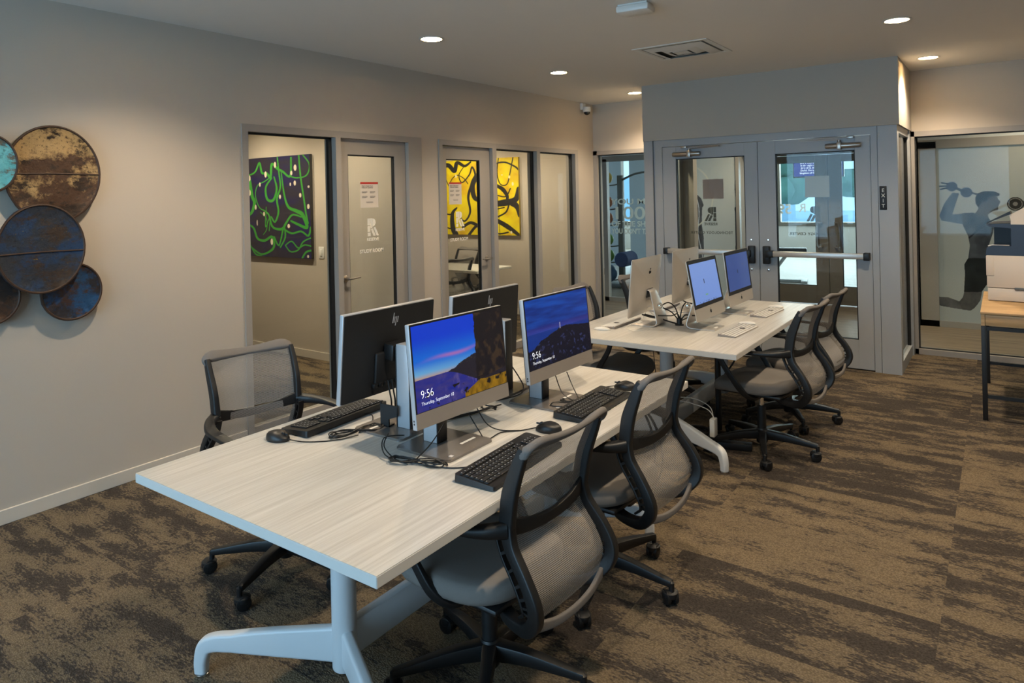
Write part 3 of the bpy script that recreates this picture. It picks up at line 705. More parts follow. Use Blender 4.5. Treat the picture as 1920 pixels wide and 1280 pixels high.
# gym interior
bm = NB(); box(bm, (-10, YG+.1, -.12), (9, 19, -.001)); struct('floor_gym', bm, 'gymfloor')
bm = NB(); box(bm, (-10, 11.5, H+.25), (9, 19, H+.35)); struct('ceiling_gym', bm, 'ceil')
bm = NB(); wall_with_holes(bm, 'y', 18.4, 18.6, -10, 9, 0, 3.1, [(-9.5, 8.5, .72, 2.75)]); struct('wall_gym_far', bm, 'gymlow')
bm = NB(); box(bm, (-10.1, YG, 0), (-10, 19, 3.1)); struct('wall_gym_left', bm, 'gymfloor_wall')
bm = NB(); box(bm, (9, YG, 0), (9.1, 19, 3.1)); struct('wall_gym_right', bm, 'gymfloor_wall')
bm = NB(); box(bm, (-10, 14.0, 0), (-2.72, 14.15, 3.1)); box(bm, (-2.52, 14.0, 0), (-1.5, 14.15, 3.1)); box(bm, (-2.72, 14.0, 2.4), (-2.52, 14.15, 3.1)); struct('wall_gym_partition', bm, 'gympart')
w = sthing('window_8'); bm = NB()
for x in np.arange(-9.5, 8.6, 1.8): box(bm, (x, 18.42, .72), (x+.07, 18.55, 2.75))
box(bm, (-9.5, 18.38, .68), (8.5, 18.58, .78)); box(bm, (-9.5, 18.42, 2.69), (8.5, 18.55, 2.75)); struct('window_frame', bm, 'doorl', w)
struct('window_pane', B((-9.4, 18.48, .75), (8.5, 18.486, 2.72)), 'glass', w)
text('window_lettering', '590', .34, 'decal', w, basis((-.42, 18.47, 1.0), (-1, 0, 0), (0, 0, 1)), .002, bold=.008)
text('window_lettering', 'R', .30, 'decal', w, basis((.10, 18.47, 1.04), (-1, 0, 0), (0, 0, 1)), .002, bold=.004)
# street beyond the gym
struct('ground_street', B((-30, 19, -.4), (30, 60, -.2)), 'concrete')
tag(obj('street_building', B((-22, 40, -.2), (-6, 44, 2.6)), 'concrete'), 'pale low building across the street, seen through the gym windows', 'building')
def tree(x, y, s, lab, seed):
    t = thing('street_tree', lab, 'tree', (x, y, -.2)); bm = NB(); tube(bm, [(0, 0, 0), (.05, 0, 1.2*s), (0, .05, 2.2*s)], [.12, .08], 8); obj('trunk', bm, 'bark', t)
    bm = NB(); rnd = random.Random(seed)
    for i in range(16):
        r = bmesh.ops.create_icosphere(bm, subdivisions=2, radius=.55*s*rnd.uniform(.7, 1.2)); d = Vector((rnd.uniform(-1, 1)*s, rnd.uniform(-1, 1)*s, 2.3*s+rnd.uniform(-.9, 1)*s))
        for v in r['verts']: v.co = v.co*(1+rnd.uniform(-.12, .12))+d
    obj('crown', bm, 'leaf', t)
for i, (x, y, s) in enumerate(((-2.2, 25, 1.0), (.6, 29, 1.3), (-4.5, 31, 1.3), (3.2, 27, 1.0))):
    tree(x, y, s, ['green street tree seen through the left leaf of the inner gym doors', 'wide tree behind the lettering, middle of the far gym windows', 'larger tree left of the gym door view, beyond the street', 'tree seen in the right leaf of the inner gym doors'][i], i)
# gym pieces seen through the left window
rk = thing('ball_rack', 'grey steel ball rack post behind the lettered glass', 'rack', (-1.20, 10.9, 0))
bm = NB(); box(bm, (-.045, -.04, 0), (.045, .04, 1.93), .006); obj('post', bm, 'gymsteel', rk)
bm = NB(); box(bm, (-.4, -.25, 0), (.4, .25, .05), .01); obj('base_plate', bm, 'gymsteel', rk)
bm = NB(); tube(bm, [(.04, 0, 1.85), (.3, 0, 1.95), (.7, 0, 1.98), (1.3, 0, 1.93)], .018, 8); obj('top_arm', bm, 'gymsteel', rk)
for z in (.22, .53, .81, 1.18, 1.46, 1.88):
    bm = NB(); tube(bm, [(-.04, 0, z-.1), (-.16, 0, z-.12), (-.30, 0, z-.12)], .012, 8, 3); obj('ball_arm', bm, 'gymsteel', rk)
for z, r, m, lab, nm in ((.22, .16, 'ball_b', 'blue ball at the bottom of the gym rack', 0), (.40+.13, .12, 'ball_g', 'light green ball low on the gym rack', 0), (.81, .11, 'ball_g', 'dark-shaded green ball in the middle of the gym rack', 0), (1.18, .11, 'ball_o', 'lower of the two orange balls on the gym rack', 0), (1.46, .11, 'ball_o', 'upper of the two orange balls on the gym rack', 0), (1.88, .11, 'ball_y', 'yellow and black ball at the top of the gym rack', 0)):
    bm = NB(); bmesh.ops.create_icosphere(bm, subdivisions=3, radius=r)
    o = tag(obj('exercise_ball', bm, m, loc=(-1.42, 10.80, z+.01)), lab, 'ball', 'balls on the gym rack')
ml = thing('exercise_mat', 'rolled blue foam mat hanging on the gym rack', 'mat', (-1.03, 10.72, .50))
bm = NB(); lathe(bm, [(.05, -.2), (.115, -.2), (.125, -.19), (.125, .19), (.115, .2), (.05, .2), (.05, -.2)], 28, (0, 0, 0), 'y'); obj('foam_roll', bm, 'rubber_blue', ml)
bm = NB(); lathe(bm, [(.001, -.19), (.05, -.19), (.05, .19), (.001, .19)], 16, (0, 0, 0), 'y'); obj('hollow_core', bm, 'black', ml)
cm = thing('cable_machine', 'grey weight machine with a tall panel behind the motto glass', 'gym machine', (-.55, 12.3, 0))
bm = NB(); box(bm, (-.35, -.1, 0), (.45, .15, 2.2), .02); obj('weight_panel', bm, 'gymgrey', cm)
bm = NB(); box(bm, (-.5, -.5, 0), (.6, .2, .06), .01); tube(bm, [(-.2, -.1, 1.9), (-.2, -.3, 2.05), (.3, -.3, 2.05), (.3, -.1, 1.9)], .02, 8); obj('machine_base', bm, 'gymsteel', cm)
for x in (-.18, .12):
    bm = NB(); tube(bm, [(x, -.2, 1.0), (x, -.2, 1.62), (x+.06, -.2, 1.74), (x+.12, -.2, 1.62), (x+.12, -.2, 1.1)], .008, 6); obj('cable_strap', bm, 'ball_o', cm)
    bm = NB(); tube(bm, [(x+.0, -.22, .95), (x-.07, -.22, .76), (x+.09, -.22, .76), (x+.0, -.22, .95)], .012, 6, 2); obj('pull_handle', bm, 'black', cm)
dm = thing('weight_bench', 'padded gym bench on a pale steel frame seen through the right door', 'bench', (.95, 12.6, 0), .2)
bm = NB(); box(bm, (-.5, -.14, .52), (.5, .14, .60), .02, 3); obj('pad', bm, 'bench', dm)
bm = NB(); tube(bm, [(-.3, 0, .52), (-.3, 0, .03)], .035, 10, smooth=False); tube(bm, [(.2, 0, .52), (-.1, 0, .1)], .03, 10, smooth=False); box(bm, (-.5, -.25, 0), (-.4, .25, .05), .01); box(bm, (-.4, -.03, 0), (.5, .03, .05), .01); box(bm, (.4, -.25, 0), (.5, .25, .05), .01); obj('bench_frame', bm, 'tleg', dm)
tv = thing('wall_television', 'television showing white text on blue, seen through the inner gym doors', 'television', (1.485, 13.4, 1.98))
obj('housing', B((-.41, 0, -.155), (.45, .05, .175), .006), 'black', tv)
obj('screen', B((-.39, -.003, -.13), (.43, 0, .15)), 'tvbg', tv)
text('screen_text', 'Israel, with the exception of one\nin the sight of God. But the fact\nthey died, they waited with the\nDavid. Does this mean they will\nkingdom of God even though the', .046, 'tvtxt', tv, basis((.02, -.004, .10), (1, 0, 0), (0, 0, 1)), .0005, bold=.0012)
bm = NB(); tube(bm, [(0, .06, .1), (0, .06, .99)], .03, 10, smooth=False); obj('ceiling_mount', bm, 'black', tv)

# ------------------------------------------------------------------ ceiling fittings
LIGHTS = [(.92, 1.96, 'recessed downlight at the top edge of the photo, nearest along the left wall'), (.94, 3.68, 'recessed downlight above the first study room door'), (.905, 5.46, 'recessed downlight above the second study room'),
          (.86, 7.17, 'recessed downlight half hidden by the bulkhead'), (3.66, 5.31, 'recessed downlight in the right of the ceiling, nearer one'), (3.71, 7.05, 'recessed downlight just right of the bulkhead, nearest the back wall'),
          (3.66, 3.55, 'recessed downlight right of the second table'), (3.66, 1.75, 'recessed downlight right of the first table'), (5.4, 5.3, 'unseen downlight added before the printer desk to light the right side'), (.92, .1, 'recessed downlight by the metal wall discs')]  # printer-side light is added, out of view, to brighten the room
def downlight(i, x, y, lab, e, ang=130, z=H, blend=.75):
    t = thing('recessed_downlight', lab, 'ceiling light', (x, y, z), 0, 'round recessed downlights')
    bm = NB(); lathe(bm, [(.072, 0), (.090, -.001), (.092, -.004), (.088, -.006), (.074, -.004), (.072, 0)], 32); obj('trim_ring', bm, 'white', t)
    bm = NB(); lathe(bm, [(.001, -.0015), (.073, -.0015)], 32); obj('lens', bm, 'lamp', t)
    l = bpy.data.lights.new('downlight_lamp', 'SPOT'); l.energy = e; l.spot_size = math.radians(ang); l.spot_blend = blend; l.shadow_soft_size = .04; l.color = (1, .82, .60)
    o = bpy.data.objects.new('downlight_lamp', l); C.objects.link(o); o.parent = t; o.location = (0, 0, -.03)
for i, (x, y, lab) in enumerate(LIGHTS):
    downlight(i, x, y, lab, {0: 88, 6: 85, 7: 125, 8: 72, 9: 18}.get(i, 85))
for x, y, z, e, lab in ((-2.2, 3.75, H, 110, 'recessed downlight inside the nearer study room, before the painting'), (-.9, 3.75, H, 90, 'recessed downlight inside the nearer study room, close to its glass door'), (-2.0, 6.9, H, 110, 'recessed downlight inside the farther study room, before the painting'), (-.8, 6.7, H, 100, 'recessed downlight inside the farther study room, close to its glass'), (1.9, 8.6, H, 90, 'recessed downlight in the corridor beyond the double doors'), (4.6, 8.6, H, 60, 'recessed downlight in the corridor by the athlete mural')):
    downlight(0, x, y, lab, e, 150, z)
cv = thing('ceiling_vent', 'square stepped supply air diffuser in the ceiling before the bulkhead', 'air vent', (2.17, 5.27, H))
bm = NB()
def ring(bm, a, b, za, zb):
    A = [(-a, -a), (a, -a), (a, a), (-a, a)]; Bq = [(-b, -b), (b, -b), (b, b), (-b, b)]
    va = [bm.verts.new((x, y, za)) for x, y in A]; vb = [bm.verts.new((x, y, zb)) for x, y in Bq]
    for i in range(4): bm.faces.new((va[i], va[(i+1) % 4], vb[(i+1) % 4], vb[i]))
ring(bm, .30, .30, -.0005, -.006); ring(bm, .30, .265, -.006, -.006); ring(bm, .265, .255, -.006, 0.0)
obj('outer_frame', bm, 'white', cv)
for a, b in ((.235, .175), (.145, .09)):
    bm = NB(); ring(bm, a, b, -.004, -.024); ring(bm, b, b-.01, -.024, -.022); ring(bm, a, a-.004, -.004, -.002); obj('louvre_ring', bm, 'white', cv)
obj('centre_plate', B((-.06, -.06, -.022), (.06, .06, -.018)), 'white', cv)
obj('duct_backing', B((-.25, -.25, -.0012), (.25, .25, -.0004)), 'gymsteel', cv)
det = thing('ceiling_detector', 'white rectangular sensor box on the ceiling, cut by the top edge of the photo', 'sensor', (2.45, 3.81, H), .1)
obj('housing', B((-.10, -.07, -.05), (.10, .07, -.008), .012), 'white', det); obj('mount_plate', B((-.09, -.06, -.008), (.09, .06, 0)), 'white', det)

# ------------------------------------------------------------------ metal disc wall art (one assembled piece: its discs are riveted together)
art = thing('metal_disc_wall_art', 'cluster of overlapping rusty painted metal discs on the left wall', 'wall art', (0, 1.6, 1.5))
def disc(y, z, ry, rz, x, m, seed, lab, seam=None):
    bm = NB(); rnd = random.Random(seed); n = 72; wob = [1+.012*math.sin(3*a+seed)+rnd.uniform(-.006, .006) for a in np.linspace(0, 2*PI, n, endpoint=False)]
    def rg(f, xx): return [bm.verts.new((xx+rnd.uniform(-.001, .001), math.cos(2*PI*i/n)*ry*f*wob[i], math.sin(2*PI*i/n)*rz*f*wob[i])) for i in range(n)]
    rings = [rg(.97, x-.018), rg(1.0, x-.012), rg(1.0, x), rg(.985, x+.006), rg(.965, x+.004), rg(.6, x+.004), rg(.2, x+.004)]
    for a, b in zip(rings, rings[1:]):
        for i in range(n): bm.faces.new((a[i], a[(i+1) % n], b[(i+1) % n], b[i]))
    bm.faces.new(rings[0]); bm.faces.new(rings[-1])
    o = obj('disc', bm, m, art, (0, y-1.6, z-1.5)); o['label'] = lab
    bm = NB(); tube(bm, [(x+.004, math.cos(2*PI*i/40)*ry*.985, math.sin(2*PI*i/40)*rz*.985) for i in range(41)], .0065, 6, 2); obj('rolled_rim', bm, 'rim', o)
    if seam is not None:
        bm = NB(); h = math.sqrt(max(0, 1-(seam/rz)**2))*ry*.96; tube(bm, [(x+.005, -h, seam), (x+.006, 0, seam+.004), (x+.005, h, seam)], .004, 6); obj('seam', bm, 'rim', o)
    return o
disc(1.615, 1.80, .232, .262, .045, 'rust1', 1, 'large disc rusted brown and cream', .0)
disc(1.535, 1.405, .208, .235, .085, 'rust2', 2, 'large navy disc with yellow scrapes', -.02)
disc(1.69, 1.158, .152, .155, .045, 'rust3', 3, 'small bright blue rusted disc')
disc(1.315, 1.85, .118, .145, .085, 'rust4', 4, 'small turquoise disc at the photo edge')
disc(1.315, 1.17, .13, .135, .045, 'rust5', 5, 'dark brown disc at the lower left')
bm = NB()
for y, z in ((1.615, 1.8), (1.535, 1.405), (1.69, 1.158), (1.315, 1.85), (1.315, 1.17)): box(bm, (0, y-1.62, z-1.52), (.04, y-1.58, z-1.48))
obj('wall_standoff', bm, 'steel', art)

# ------------------------------------------------------------------ paintings in the study rooms
def strokes_img(bg, fg, blobc, strokes, blobs, seed, wk=1.0):
    def fn(U, V):
        c = bg(U, V)
        for st, w in strokes:
            w = [x*wk for x in w] if isinstance(w, (list, tuple)) else w*wk
            P = catmull([(a, b, 0) for a, b in st], 10)
            for i in range(len(P)-1):
                x0, y0, x1, y1 = P[i].x, P[i].y, P[i+1].x, P[i+1].y; t = i/len(P)
                ww = lerpl(w, t) if isinstance(w, (list, tuple)) else w
                m = (U > min(x0, x1)-ww*1.3) & (U < max(x0, x1)+ww*1.3) & (V > min(y0, y1)-ww*1.3) & (V < max(y0, y1)+ww*1.3)
                if not m.any(): continue
                u, v = U[m], V[m]; dx, dy = x1-x0, y1-y0; k = np.clip(((u-x0)*dx+(v-y0)*dy)/(dx*dx+dy*dy+1e-12), 0, 1)
                q = np.hypot(u-x0-k*dx, v-y0-k*dy); f = 1-sm(q, ww*.85, ww*1.15); c[m] = c[m]*(1-f[:, None])+fg*f[:, None]
        for (x, y, rx, ry) in blobs:
            q = np.hypot((U-x)/rx, (V-y)/ry); c = mixc(c, blobc, 1-sm(q, .9, 1.1))
        return c
    return fn
def painting(name, lab, x0, x1, z0, z1, y, fn):
    t = thing(name, lab, 'painting', ((x0+x1)/2, y, (z0+z1)/2)); w, h = x1-x0, z1-z0
    obj('canvas', B((-w/2, -.035, -h/2), (w/2, -.002, h/2), .004), 'ink' if 'green' in lab else 'ball_y', t)
    colorgrid('painted_surface', basis((0, -.0356, 0), (1, 0, 0), (0, 0, 1)), w-.004, h-.004, 340, 340, fn, 'canvas', t)
def bg1(U, V): n = fbm(U*4, V*9, 3); return mixc(np.ones(U.shape+(3,))*L3(46, 42, 56), L3(34, 30, 84), np.clip((n-.45)*4, 0, 1)*.8)
# coordinates 0..1 of the visible part of the panel
s1 = [([(.0, .83), (.12, .86), (.2, .95), (.24, .85), (.32, .84), (.38, .80), (.41, .93), (.5, .88), (.58, .85), (.7, .80), (.72, .98)], [.012, .02, .014]), ([(.02, .78), (.06, .62), (.1, .55), (.06, .46), (.0, .42)], [.03, .022]), ([(.38, .80), (.28, .76), (.16, .72), (.12, .62), (.18, .5), (.28, .46)], .008), ([(.40, .79), (.30, .70), (.32, .58), (.42, .57), (.48, .68), (.44, .80)], [.012, .022, .01]), ([(.50, 1.), (.52, .85), (.54, .70), (.48, .58), (.50, .45), (.44, .35), (.38, .4)], [.01, .016, .012]), ([(.56, .84), (.60, .62), (.66, .50), (.78, .46), (.88, .42), (.94, .30), (.80, .33), (.70, .36)], [.008, .03, .014]), ([(.84, 1.), (.86, .8), (.90, .6), (.93, .44), (.96, .34)], .013), ([(.9, 1.), (1., .9), (.95, .8), (.8, .78), (.7, .8)], .01), ([(.25, .47), (.34, .42), (.40, .30), (.55, .28), (.62, .34), (.72, .42), (.86, .40)], [.01, .02, .01]), ([(.56, .29), (.70, .24), (.85, .26), (.96, .22), (1., .3)], .014), ([(.0, .32), (.08, .28), (.14, .18), (.26, .16), (.38, .2), (.42, .12), (.36, .06), (.2, .02), (.04, .08)], [.016, .02, .012]), ([(.42, .2), (.5, .12), (.58, .3), (.6, .2), (.52, .1)], .012), ([(.6, .12), (.7, .16), (.8, .1), (.9, .13), (1., .12)], .01), ([(.6, .12), (.68, .06), (.8, .08), (.88, .16), (1., .2)], .01), ([(.86, .0), (.92, .06), (1., .08)], .014), ([(.3, .5), (.28, .3), (.36, .4), (.34, .26)], .007), ([(.2, .45), (.3, .38), (.3, .28), (.24, .22)], .006), ([(.02, .1), (.1, .02), (.2, .0)], .012)]
b1 = [(.46, .92, .018, .03), (.3, .83, .02, .03), (.78, .88, .022, .03), (.72, .83, .016, .022), (.20, .73, .013, .022), (.77, .73, .018, .024), (.70, .72, .012, .016), (.53, .6, .016, .022), (.85, .61, .018, .022), (.12, .5, .015, .025), (.97, .5, .018, .024), (.26, .43, .015, .022), (.14, .34, .009, .03), (.66, .31, .02, .02), (.38, .15, .02, .032), (.02, .8, .02, .03), (.02, .65, .02, .03), (.95, .02, .015, .015), (.98, .69, .015, .012)]
ex1 = lambda st: [([(.32+.68*a, b) for a, b in s], w if not isinstance(w, tuple) else w) for s, w in st]
more = [([(.05, .9), (.2, .8), (.3, .9), (.33, .7), (.2, .6), (.1, .4), (.25, .3), (.32, .1), (.1, .05)], [.012, .02, .01])]
painting('swirl_painting', 'dark purple canvas with bright green swirls and cream dots', -3.10, -1.545, 1.025, 2.098, 4.6, strokes_img(bg1, L3(60, 150, 54), L3(216, 204, 184), ex1(s1)+more, [(.32+.68*a, b, c*.68, d) for a, b, c, d in b1], 1, .62))
def bg2(U, V): n = fbm(U*7, V*7, 6); return mixc(np.ones(U.shape+(3,))*L3(226, 206, 20), L3(196, 150, 20), np.clip((n-.42)*3.2, 0, 1)*.85)
s2 = [([(.0, .93), (.10, .94), (.18, .86), (.22, .97), (.32, .92), (.40, .97)], [.035, .03, .012]), ([(.05, .9), (.06, .76), (.12, .62), (.17, .58), (.12, .7), (.2, .8), (.3, .76), (.36, .68)], .007), ([(.30, .9), (.24, .8), (.28, .7), (.38, .8), (.42, .9), (.46, .78), (.4, .65), (.36, .5), (.38, .3), (.30, .18), (.22, .28)], [.006, .012, .02, .008]), ([(.48, .78), (.42, .66), (.44, .5), (.52, .45)], [.04, .03]), ([(.20, .36), (.14, .28), (.14, .1), (.18, .0)], [.012, .035, .045]), ([(.0, .30), (.10, .27), (.16, .3)], .012), ([(.0, .12), (.1, .08), (.18, .08)], .01), ([(.28, .1), (.38, .16), (.48, .12), (.56, .06)], [.02, .03]), ([(.36, .0), (.44, .1), (.5, .14)], .02),
      ([(.66, 1.), (.68, .9), (.64, .8), (.72, .92), (.84, .94), (.96, .88), (1., .84)], .012), ([(.64, .8), (.68, .68), (.80, .6), (.86, .5), (.84, .42)], [.012, .03, .012]), ([(.6, .52), (.70, .42), (.82, .42), (.96, .46), (1., .6)], [.03, .05, .025]), ([(.92, .42), (.98, .36), (1., .25)], [.05, .015]), ([(.66, .5), (.72, .52), (.84, .5), (.9, .6)], .009), ([(.76, 1.), (.74, .8), (.78, .66), (.86, .66), (.90, .8), (.94, 1.)], .008), ([(.62, .24), (.78, .16), (.90, .08), (1., .0)], [.03, .035, .02]), ([(.62, .4), (.70, .34), (.82, .36)], .009), ([(.74, .24), (.84, .3), (.88, .4)], .012), ([(.62, .08), (.74, .02), (.86, .04)], .012), ([(.74, .5), (.75, .3), (.76, .0)], .004), ([(.5, .4), (.58, .5), (.6, .7), (.55, .9), (.6, 1.)], [.01, .02, .01])]
b2 = [(.20, .79, .012, .024), (.03, .56, .018, .03), (.89, .75, .012, .02), (.93, .66, .012, .024), (.90, .04, .012, .018), (.80, .78, .01, .008)]
painting('line_painting', 'yellow canvas with black looping lines in the farther study room', -2.52, -1.14, 1.075, 2.15, YB, strokes_img(bg2, L3(40, 38, 36), L3(226, 216, 176), s2, b2, 2, .85))

# ------------------------------------------------------------------ tables
def table(lab, x0, x1, y0, y1, z, cx, ca, cb_, feet, group='white conference tables'):
    t = thing('conference_table', lab, 'table', ((x0+x1)/2, (y0+y1)/2, 0), 0, group); ox, oy = (x0+x1)/2, (y0+y1)/2
    bm = NB(); box(bm, (x0-ox, y0-oy, z-.032), (x1-ox, y1-oy, z-.0012), .002, 1); obj('edge_band', bm, 'edge', t)
    bm = NB(); box(bm, (x0-ox+.0008, y0-oy+.0008, z-.0012), (x1-ox-.0008, y1-oy-.0008, z)); obj('tabletop', bm, 'top', t)
    for cy, sg, f in ((ca, -1, feet[0]), (cb_, 1, feet[1])):
        bm = NB(); lathe(bm, [(.001, .075), (.040, .075), (.0415, .08), (.0415, z-.045), (.001, z-.045)], 32, (cx-ox, cy-oy, 0)); obj('column', bm, 'tleg', t)
        bm = NB(); box(bm, (cx-ox-.14, cy-oy-.12, z-.046), (cx-ox+.14, cy-oy+.12, z-.0325), .002); obj('top_plate', bm, 'tleg', t)
        for s in (-1, 1):
            dx, dy = f; a = Vector((cx-ox, cy-oy, .145)); e = Vector((cx-ox+s*dx, cy-oy+sg*dy, .085)); d = (e-a)
            p1 = a+d*.06; p2 = a+d*.5; p3 = a+d*.93
            q = a+d*.93
            bm = NB(); sweep(bm, [(p1.x, p1.y, .150), (p2.x, p2.y, .136), (a.x+d.x*.8, a.y+d.y*.8, .124), (q.x, q.y, .117), (e.x, e.y, .100), (e.x+d.x*.03, e.y+d.y*.03, .055), (e.x+d.x*.032, e.y+d.y*.032, .012)], [(.038, .120), (.038, .090), (.040, .064), (.041, .058), (.042, .054), (.041, .046), (.038, .042)], up=Vector((-d.y, d.x, 0)).normalized(), k=7, rnd=.6, n=5)
            f_ = obj('foot', bm, 'tleg', t)
            bm = NB(); lathe(bm, [(.001, 0), (.022, 0), (.022, .008), (.012, .012), (.001, .012)], 20, (e.x+d.x*.03, e.y+d.y*.03, 0)); obj('glide', bm, 'chrome', f_)
    bm = NB(); box(bm, (cx-ox-.02, ca-oy+.03, .10), (cx-ox+.02, cb_-oy-.03, .215), .006); obj('stretcher', bm, 'tleg', t)
    bm = NB(); box(bm, (cx-ox-.3, ca-oy+.15, z-.09), (cx-ox+.3, cb_-oy-.15, z-.075), .003); box(bm, (cx-ox-.3, ca-oy+.15, z-.075), (cx-ox-.29, cb_-oy-.15, z-.033)); box(bm, (cx-ox+.29, ca-oy+.15, z-.075), (cx-ox+.3, cb_-oy-.15, z-.033)); obj('cable_tray', bm, 'steel', t)
    return t
TZ = .735
table('nearer white table with woodgrain top carrying four dark-backed computers', 1.845, 2.990, 1.140, 3.135, TZ, 2.40, 1.54, 2.78, ((.455, .225), (.41, .245)))
table('farther white table with woodgrain top carrying four aluminium computers', 1.845, 3.020, 3.763, 5.690, TZ, 2.43, 4.20, 5.28, ((.435, .245), (.435, .245)))
po = thing('table_power_outlet', 'small white outlet box with two ports under the right edge of the nearer table', 'power outlet', (2.975, 2.12, .703))
obj('outlet_housing', B((-.05, -.055, -.045), (.012, .055, 0), .004), 'white', po)
for y in (-.022, .022):
    obj('port', B((.012, y-.008, -.03), (.0135, y+.008, -.014)), 'black', po)

# ------------------------------------------------------------------ task chairs
def chair(name='task_chair'):
    t = thing(name, 'tmp', 'chair', group='mesh-backed task chairs')
    # five-star base
    bm = NB(); lathe(bm, [(.001, .055), (.030, .055), (.036, .075), (.038, .125), (.030, .145), (.001, .146)], 24); obj('base_hub', bm, 'black', t)
    for i in range(5):
        a = 2*PI*i/5+PI/2; d = Vector((math.cos(a), math.sin(a), 0)); s = Vector((-d.y, d.x, 0))
        bm = NB(); P = [d*.02+Vector((0, 0, .108)), d*.14+Vector((0, 0, .106)), d*.27+Vector((0, 0, .092)), d*.325+Vector((0, 0, .086))]
        sweep(bm, P, [(.052, .06), (.04, .045), (.03, .03), (.026, .024)], up=s, k=4, rnd=.3)
        lathe(bm, [(.001, .045), (.011, .045), (.011, .09), (.001, .098)], 12, d*.325); obj('base_leg', bm, 'black', t)
        bm = NB(); ca = a+.9+i*1.1; ax = Vector((math.cos(ca), math.sin(ca), 0)); c = d*.325+Vector((-ax.y, ax.x, 0))*.012
        mw = basis((c.x, c.y, .030), ax, (0, 0, 1))
        for o_ in (-.016, .016):
            b2_ = NB(); lathe(b2_, [(.001, -.010), (.022, -.010), (.029, -.007), (.0298, 0), (.029, .007), (.022, .010), (.001, .010)], 24, (o_, 0, 0), 'x')
            bmesh.ops.transform(b2_, matrix=mw, verts=b2_.verts); me = bpy.data.meshes.new('x'); b2_.to_mesh(me); b2_.free(); bm.from_mesh(me); bpy.data.meshes.remove(me)
        cs = obj('caster', bm, 'black', t)
        bm = NB(); lathe(bm, [(.026, 0), (.0315, .008), (.0315, .022), (.02, .03), (.001, .031)], 16, (c.x, c.y, .028)); obj('caster_hood', bm, 'black2', cs)
    bm = NB(); lathe(bm, [(.001, .14), (.027, .14), (.026, .27), (.024, .285), (.001, .286)], 24); lg = obj('gas_lift', bm, 'black', t)
    bm = NB(); lathe(bm, [(.001, .28), (.0145, .28), (.0145, .35), (.001, .35)], 20); obj('piston', bm, 'chrome', lg)
    bm = NB(); box(bm, (-.085, -.13, .335), (.085, .10, .372), .012); box(bm, (-.05, -.18, .345), (.05, -.12, .378), .01); tube(bm, [(.08, .03, .35), (.20, .05, .345), (.235, .05, .34)], .007, 8); obj('tilt_mechanism', bm, 'black', t)
    # seat
    bm = NB(); N = 40
    def ringp(sc, z, dip=0):
        out = []
        for i in range(N):
            a = 2*PI*i/N; ca, sa = math.cos(a), math.sin(a); e = 2/3.6
            x = .245*math.copysign(abs(ca)**e, ca)*sc; y = .235*math.copysign(abs(sa)**e, sa)*sc
            x *= 1-.10*max(0, -y/.235)
            zz = z-.030*max(0, (y-.10)/.135)**1.6+.012*max(0, (-y-.1)/.135)-dip*(1-sc)
            out.append(bm.verts.new((x, y+.015, zz)))
        return out
    R_ = [ringp(.90, .385), ringp(.97, .390), ringp(1.0, .405), ringp(1.0, .425), ringp(.975, .442), ringp(.92, .450), ringp(.75, .452), ringp(.5, .450), ringp(.2, .448)]
    for a, b in zip(R_, R_[1:]):
        for i in range(N): bm.faces.new((a[i], a[(i+1) % N], b[(i+1) % N], b[i]))
    bm.faces.new(R_[0]); bm.faces.new(R_[-1]); st = obj('seat', bm, 'fabric', t, ang=60)
    bm = NB(); box(bm, (-.19, -.19, .366), (.19, .20, .388), .01); obj('seat_pan', bm, 'black', t)
    # back frame
    up_ = [(.203, -.322, .905), (.203, -.298, .85), (.200, -.264, .76), (.197, -.248, .665)]
    lo_ = [(.197, -.248, .665), (.203, -.268, .605), (.212, -.325, .53), (.212, -.355, .465), (.200, -.342, .41), (.17, -.285, .362), (.13, -.19, .35), (.07, -.12, .352)]
    for s in (-1, 1):
        bm = NB(); sweep(bm, [(s*x, y, z) for x, y, z in up_], [(.022, .030), (.024, .042), (.026, .052), (.03, .05)], k=6, rnd=.5, n=4); obj('upper_side_rail', bm, 'black2', t, ang=60)
        bm = NB(); sweep(bm, [(s*x, y, z) for x, y, z in lo_], [(.03, .048), (.03, .038), (.03, .036), (.032, .040), (.032, .044), (.034, .042), (.04, .034), (.04, .03)], k=6, rnd=.4, n=4); lr = obj('lower_side_rail', bm, 'black', t, ang=60)
        bm = NB(); P = catmull([(s*x, y, z) for x, y, z in lo_[:6]], 6)
        for j in range(3, 24, 3):
            p = P[j]; tt = (P[j+1]-P[j-1]).normalized(); mw = basis(p, (1, 0, 0), tt)
            b_ = box(bm, (-.012, -.004, .010), (.012, .004, .040)); bmesh.ops.transform(bm, matrix=mw, verts=b_)
        Q_ = []
        for j in range(1, 29, 3):
            tt = (P[j+1]-P[j-1]).normalized(); Q_.append(P[j]+Vector((0, -tt.z, tt.y))*.040)
        sweep(bm, Q_, [(.026, .008), (.026, .008)], up=(1, 0, 0), k=3)
        obj('rail_rib', bm, 'black', lr)
        # armrest and its strut
        bm = NB(); sweep(bm, [(s*.200, -.250, .655), (s*.248, -.19, .652), (s*.282, -.08, .650), (s*.286, .06, .648), (s*.278, .125, .640), (s*.272, .150, .618)], [(.046, .052), (.044, .036), (.050, .020), (.048, .016), (.040, .016), (.032, .018)], up=(1, 0, 0), k=6, rnd=.7, n=4)
        obj('armrest', bm, 'black', t, ang=60)
        bm = NB(); sweep(bm, [(s*.272, .150, .622), (s*.270, .125, .56), (s*.262, .065, .47), (s*.245, .015, .40), (s*.19, -.02, .358), (s*.07, -.03, .352)], [(.016, .030), (.016, .032), (.018, .034), (.022, .036), (.03, .030), (.035, .024)], up=(1, 0, 0), k=6, rnd=.5, n=4)
        obj('arm_strut', bm, 'black', t, ang=60)
